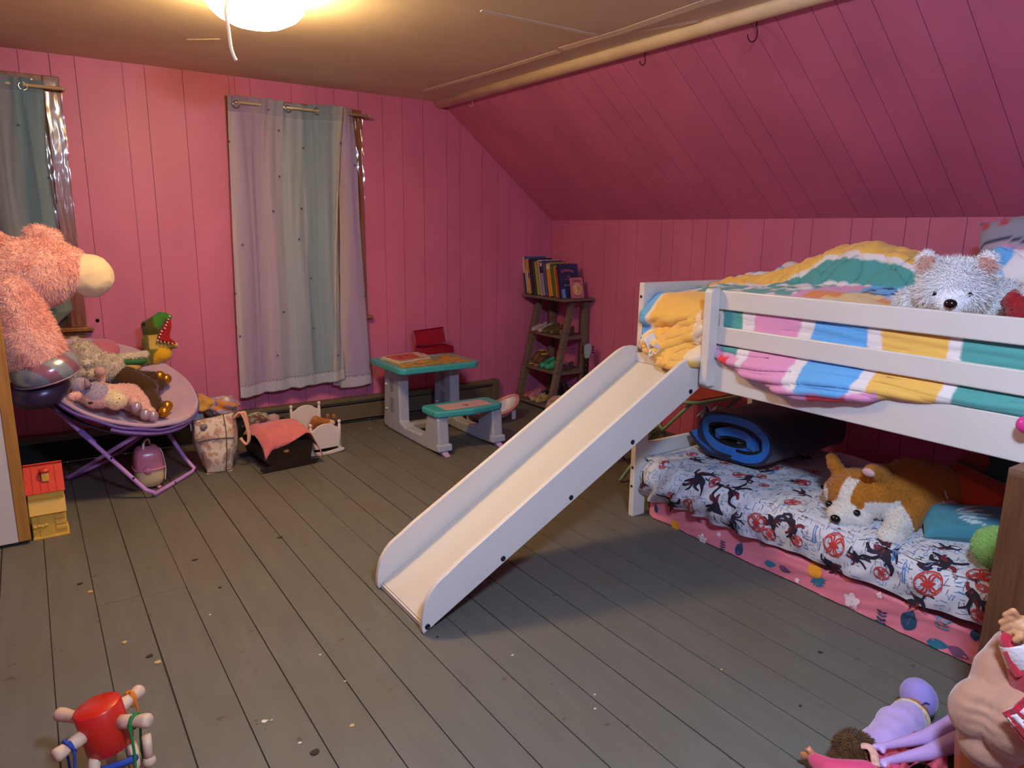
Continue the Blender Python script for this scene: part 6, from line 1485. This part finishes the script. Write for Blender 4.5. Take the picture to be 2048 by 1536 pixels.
for x, y, z, r in ((1612,1498,.065,.0058), (1619,1494,.070,.0058), (1603,1506,.045,.0060), (1602,1511,.038,.0058), (1606,1516,.034,.0050)):
    fg += [('c', w_, E2((x+1628)/2, (y+1512)/2, (z+.045)/2+.003), r*1.25, r*1.15), ('c', E2((x+1628)/2, (y+1512)/2, (z+.045)/2+.003), E2(x, y, z), r*1.15, r*.8)]
tubefn(fg, 'hand', mat('doll_vinyl_warm', 'b0704a', .45), dp, .003, 3)
hb_ = E2(1706, 1500, .075)
tubefn([('e', E2(1712, 1508, .07), (.045,.045,.045))], 'head', mat('doll_vinyl_warm', 'b0704a', .45), dp)
plush('hair', [('e', hb_, (.055,.05,.052)), ('c', hb_, E2(1690, 1530, .05), .045, .04), ('e', E2(1728, 1492, .07), (.03,.03,.03))], lambda p, n: lin('5a3a18') if nz(p, 60) > -.1 else lin('43290f'), dp, .005, 3, fur=5000, flen=.016, fw=.0010, droop=.6)
mb = MB()
mb.grid(lambda u, v: at(1755+140*u, 1478+8*math.sin(u*9)-12*u+(70+10*math.sin(u*7))*v, z=.086+.012*math.sin(u*26+v*6)*v+.010*math.sin(v*3)), 60, 14); mb.build('tulle_skirt', tul, dp, fix=False, solid=.003)
mb = MB(); mb.tube(catmull([E2(1722, 1492, .115), E2(1738, 1494, .12), E2(1748, 1508, .115), E2(1752, 1532, .11)], 6), .012, 8, flat=.5); mb.build('ribbon_trim', mat('cream_pink_ribbon', 'd0a090', .7, var=.3, vscale=50), dp)
# dark green plush under the legs
dg = thing('plush_turtle', 'dark olive green plush toy with yellow claws under the lavender doll legs', 'soft toy', (1.95, .72, 0))
plush('body', [('e', at(1900, 1524, z=.045), (.075,.07,.045)), ('c', at(1900, 1524, z=.045), at(1860, 1520, z=.035), .05, .028)], lambda p, n: lin('3f431c') if nz(p, 30) > -.1 else lin('2c3014'), dg, .006, 4, fur=2000, flen=.007, fw=.0014)
mb = MB()
for k in range(4): q = at(1848+4*k, 1512+7*k, z=.035); mb.lathe([(.007,0),(.005,.010),(0,.018)], q, 8, axis=(-.8,.4,.1))
mb.build('claws', mat('yellow_felt', 'a8882a', .8), dg)
# ================================================================ red wooden toy with pegs and cords in front
rt = thing('wooden_peg_toy', 'red wooden drum with four peg arms and coloured cords at the bottom left', 'wooden toy', (.04, 2.02, 0))
top = at(193, 1410, z=.245); axd = V(-.17, .10, 1).normalized(); rad = .0585
woodp = mat('pale_peg_wood', 'cfae90', .55, var=.15, vscale=10, stretch=(2,2,6)); redl = mat('red_lacquer', 'c0200e', .35, spec=.5, coat=.2)
Hc = .128; bot = top-axd*Hc
mb = MB(); mb.lathe([(0,0),(rad-.004,0),(rad,.004),(rad,Hc-.004),(rad-.004,Hc),(0,Hc)], bot, 48, axis=axd); mb.build('drum', redl, rt)
Qr = V(0,0,1).rotation_difference(axd).to_matrix()
mid = top-axd*.055
pegs = []
for px, py in ((97, 1424), (283, 1378), (300, 1441), (108, 1515)):
    d = CR*((px-1024)/FPX)+CD*((py-768)/FPX)+CF; t = (mid-CC).dot(axd)/d.dot(axd); q = CC+d*t; dr_ = (q-mid); L_ = min(dr_.length, .19); dr_.normalize()
    pegs.append((mid+dr_*(rad-.006), mid+dr_*L_, dr_))
for a, b, d in pegs:
    k = a.lerp(b, .55); mb = MB(); mb.tube([a, a.lerp(b, .3), a.lerp(b, .42), k, a.lerp(b, .68), a.lerp(b, .85), b-d*.006, b], [.0185,.0185,.0165,.0150,.0170,.0190,.0185,.014], 16); mb.build('peg_arm', woodp, rt)
for i, (x, y) in enumerate(((-.04,-.035), (.045,-.03), (.0,.045))):
    p = bot+V(x, y, .004); mb = MB(); mb.tube([p, V(p.x+x*.5, p.y+y*.5, .0)], .014, 12); mb.build('leg', woodp, rt)
for (a, b, d), c, nm, drop in ((pegs[1], 'd8781e', 'orange_cord', .17), (pegs[2], '1f7a34', 'green_cord', .17), (pegs[3], '24408f', 'blue_cord', .16)):
    q = a.lerp(b, .5); m = mat('yarn_'+c, c, .9, bump=.5, bscale=200); mb = MB()
    n1 = d.cross(V(0,0,1)).normalized(); n2 = n1.cross(d).normalized()
    mb.tube([q+(n1*math.cos(w)+n2*math.sin(w))*.0195+d*.006*math.sin(w) for w in [2*PI*i/20 for i in range(20)]], .0042, 6, closed=True)
    for s in (1, -1):
        e_ = q+n1*.0195*s; mb.tube(catmull([q+n2*.0195*(1 if n2.z > 0 else -1)+n1*.004*s, e_+V(0,0,-.004), e_+V(.004*s,0,-drop*.5), e_+V(0,.006,-drop)], 5), .0036, 6)
    mb.build(nm, m, rt)
mb = MB(); q = pegs[2][0].lerp(pegs[2][1], .7)+V(.01,0,-.115); mb.tube([q+V(0,.02,.055), q], .012, 10); mb.ell(q+V(0,0,-.012), .017, n=14); mb.build('wooden_bead', woodp, rt)
mb = MB(); q = bot+V(.02,-.06,-.02); mb.tube(catmull([q+V(-.05,0,0), q+V(0,-.012,.006), q+V(.03,.0,.0), q+V(.02,.02,-.01)], 5), .009, 8); mb.build('blue_knot', mat('yarn_24408f', '24408f', .9), rt)
# ================================================================ lamp, daylight, camera
lampm = mat('lit_opal_glass', 'ffd696', .3, emit=LAMP)
lp = thing('ceiling_light', 'glowing white glass ceiling light with a pull cord', 'ceiling light', (.93, 3.33, CEIL-.13))
mb = MB(); mb.lathe([(.0, -.125), (.05, -.121), (.11, -.106), (.165, -.078), (.193, -.05), (.197, -.034), (.18, -.016), (.14, -.004), (.10, .0)], (.93, 3.33, CEIL-.035), 40); mb.build('glass_shade', lampm, lp)
mb = MB(); mb.lathe([(.12, .035), (.125, .02), (.11, .0), (.09, -.002)], (.93, 3.33, CEIL-.036), 32); mb.build('ceiling_plate', mat('white_lamp_enamel', 'e8e2d6', .4), lp)
mb = MB(); c0 = at(452, 18, y=3.16); c1 = at(457, 60, y=3.16); c2 = at(463, 100, y=3.16); c3 = at(472, 121, y=3.16)
mb.tube(catmull([V(c0.x+.04, 3.19, CEIL-.045), c0, c1, c2, c3], 6), .0065, 8)
mb.build('pull_cord', mat('white_cotton_cord', 'fff6e6', .9), lp)
# a second, cooler ceiling lamp just behind the viewer
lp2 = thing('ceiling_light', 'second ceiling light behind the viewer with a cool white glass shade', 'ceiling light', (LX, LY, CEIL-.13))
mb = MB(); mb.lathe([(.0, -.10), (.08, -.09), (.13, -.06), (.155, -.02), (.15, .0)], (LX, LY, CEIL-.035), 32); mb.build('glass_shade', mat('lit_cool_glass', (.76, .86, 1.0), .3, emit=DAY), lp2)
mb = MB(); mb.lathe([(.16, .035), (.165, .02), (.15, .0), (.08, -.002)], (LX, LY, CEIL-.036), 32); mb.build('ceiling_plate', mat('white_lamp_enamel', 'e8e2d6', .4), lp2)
wd = bpy.data.worlds.new('world'); S.world = wd; wd.use_nodes = True
wd.node_tree.nodes['Background'].inputs[0].default_value = (.6, .7, .9, 1); wd.node_tree.nodes['Background'].inputs[1].default_value = .3
cam = bpy.data.cameras.new('camera'); co = bpy.data.objects.new('camera', cam); COL.objects.link(co)
cam.sensor_fit = 'HORIZONTAL'; cam.sensor_width = 36; cam.lens = FPX/2048*36; cam.clip_start = .02
M3 = Matrix((CR, -CD, -CF)).transposed(); co.matrix_world = Matrix.Translation(CC) @ M3.to_4x4()
S.camera = co
S.view_settings.view_transform = 'Standard'; S.view_settings.look = 'None'; S.view_settings.exposure = EXPO; S.view_settings.gamma = 1; S.view_settings.use_curve_mapping = False
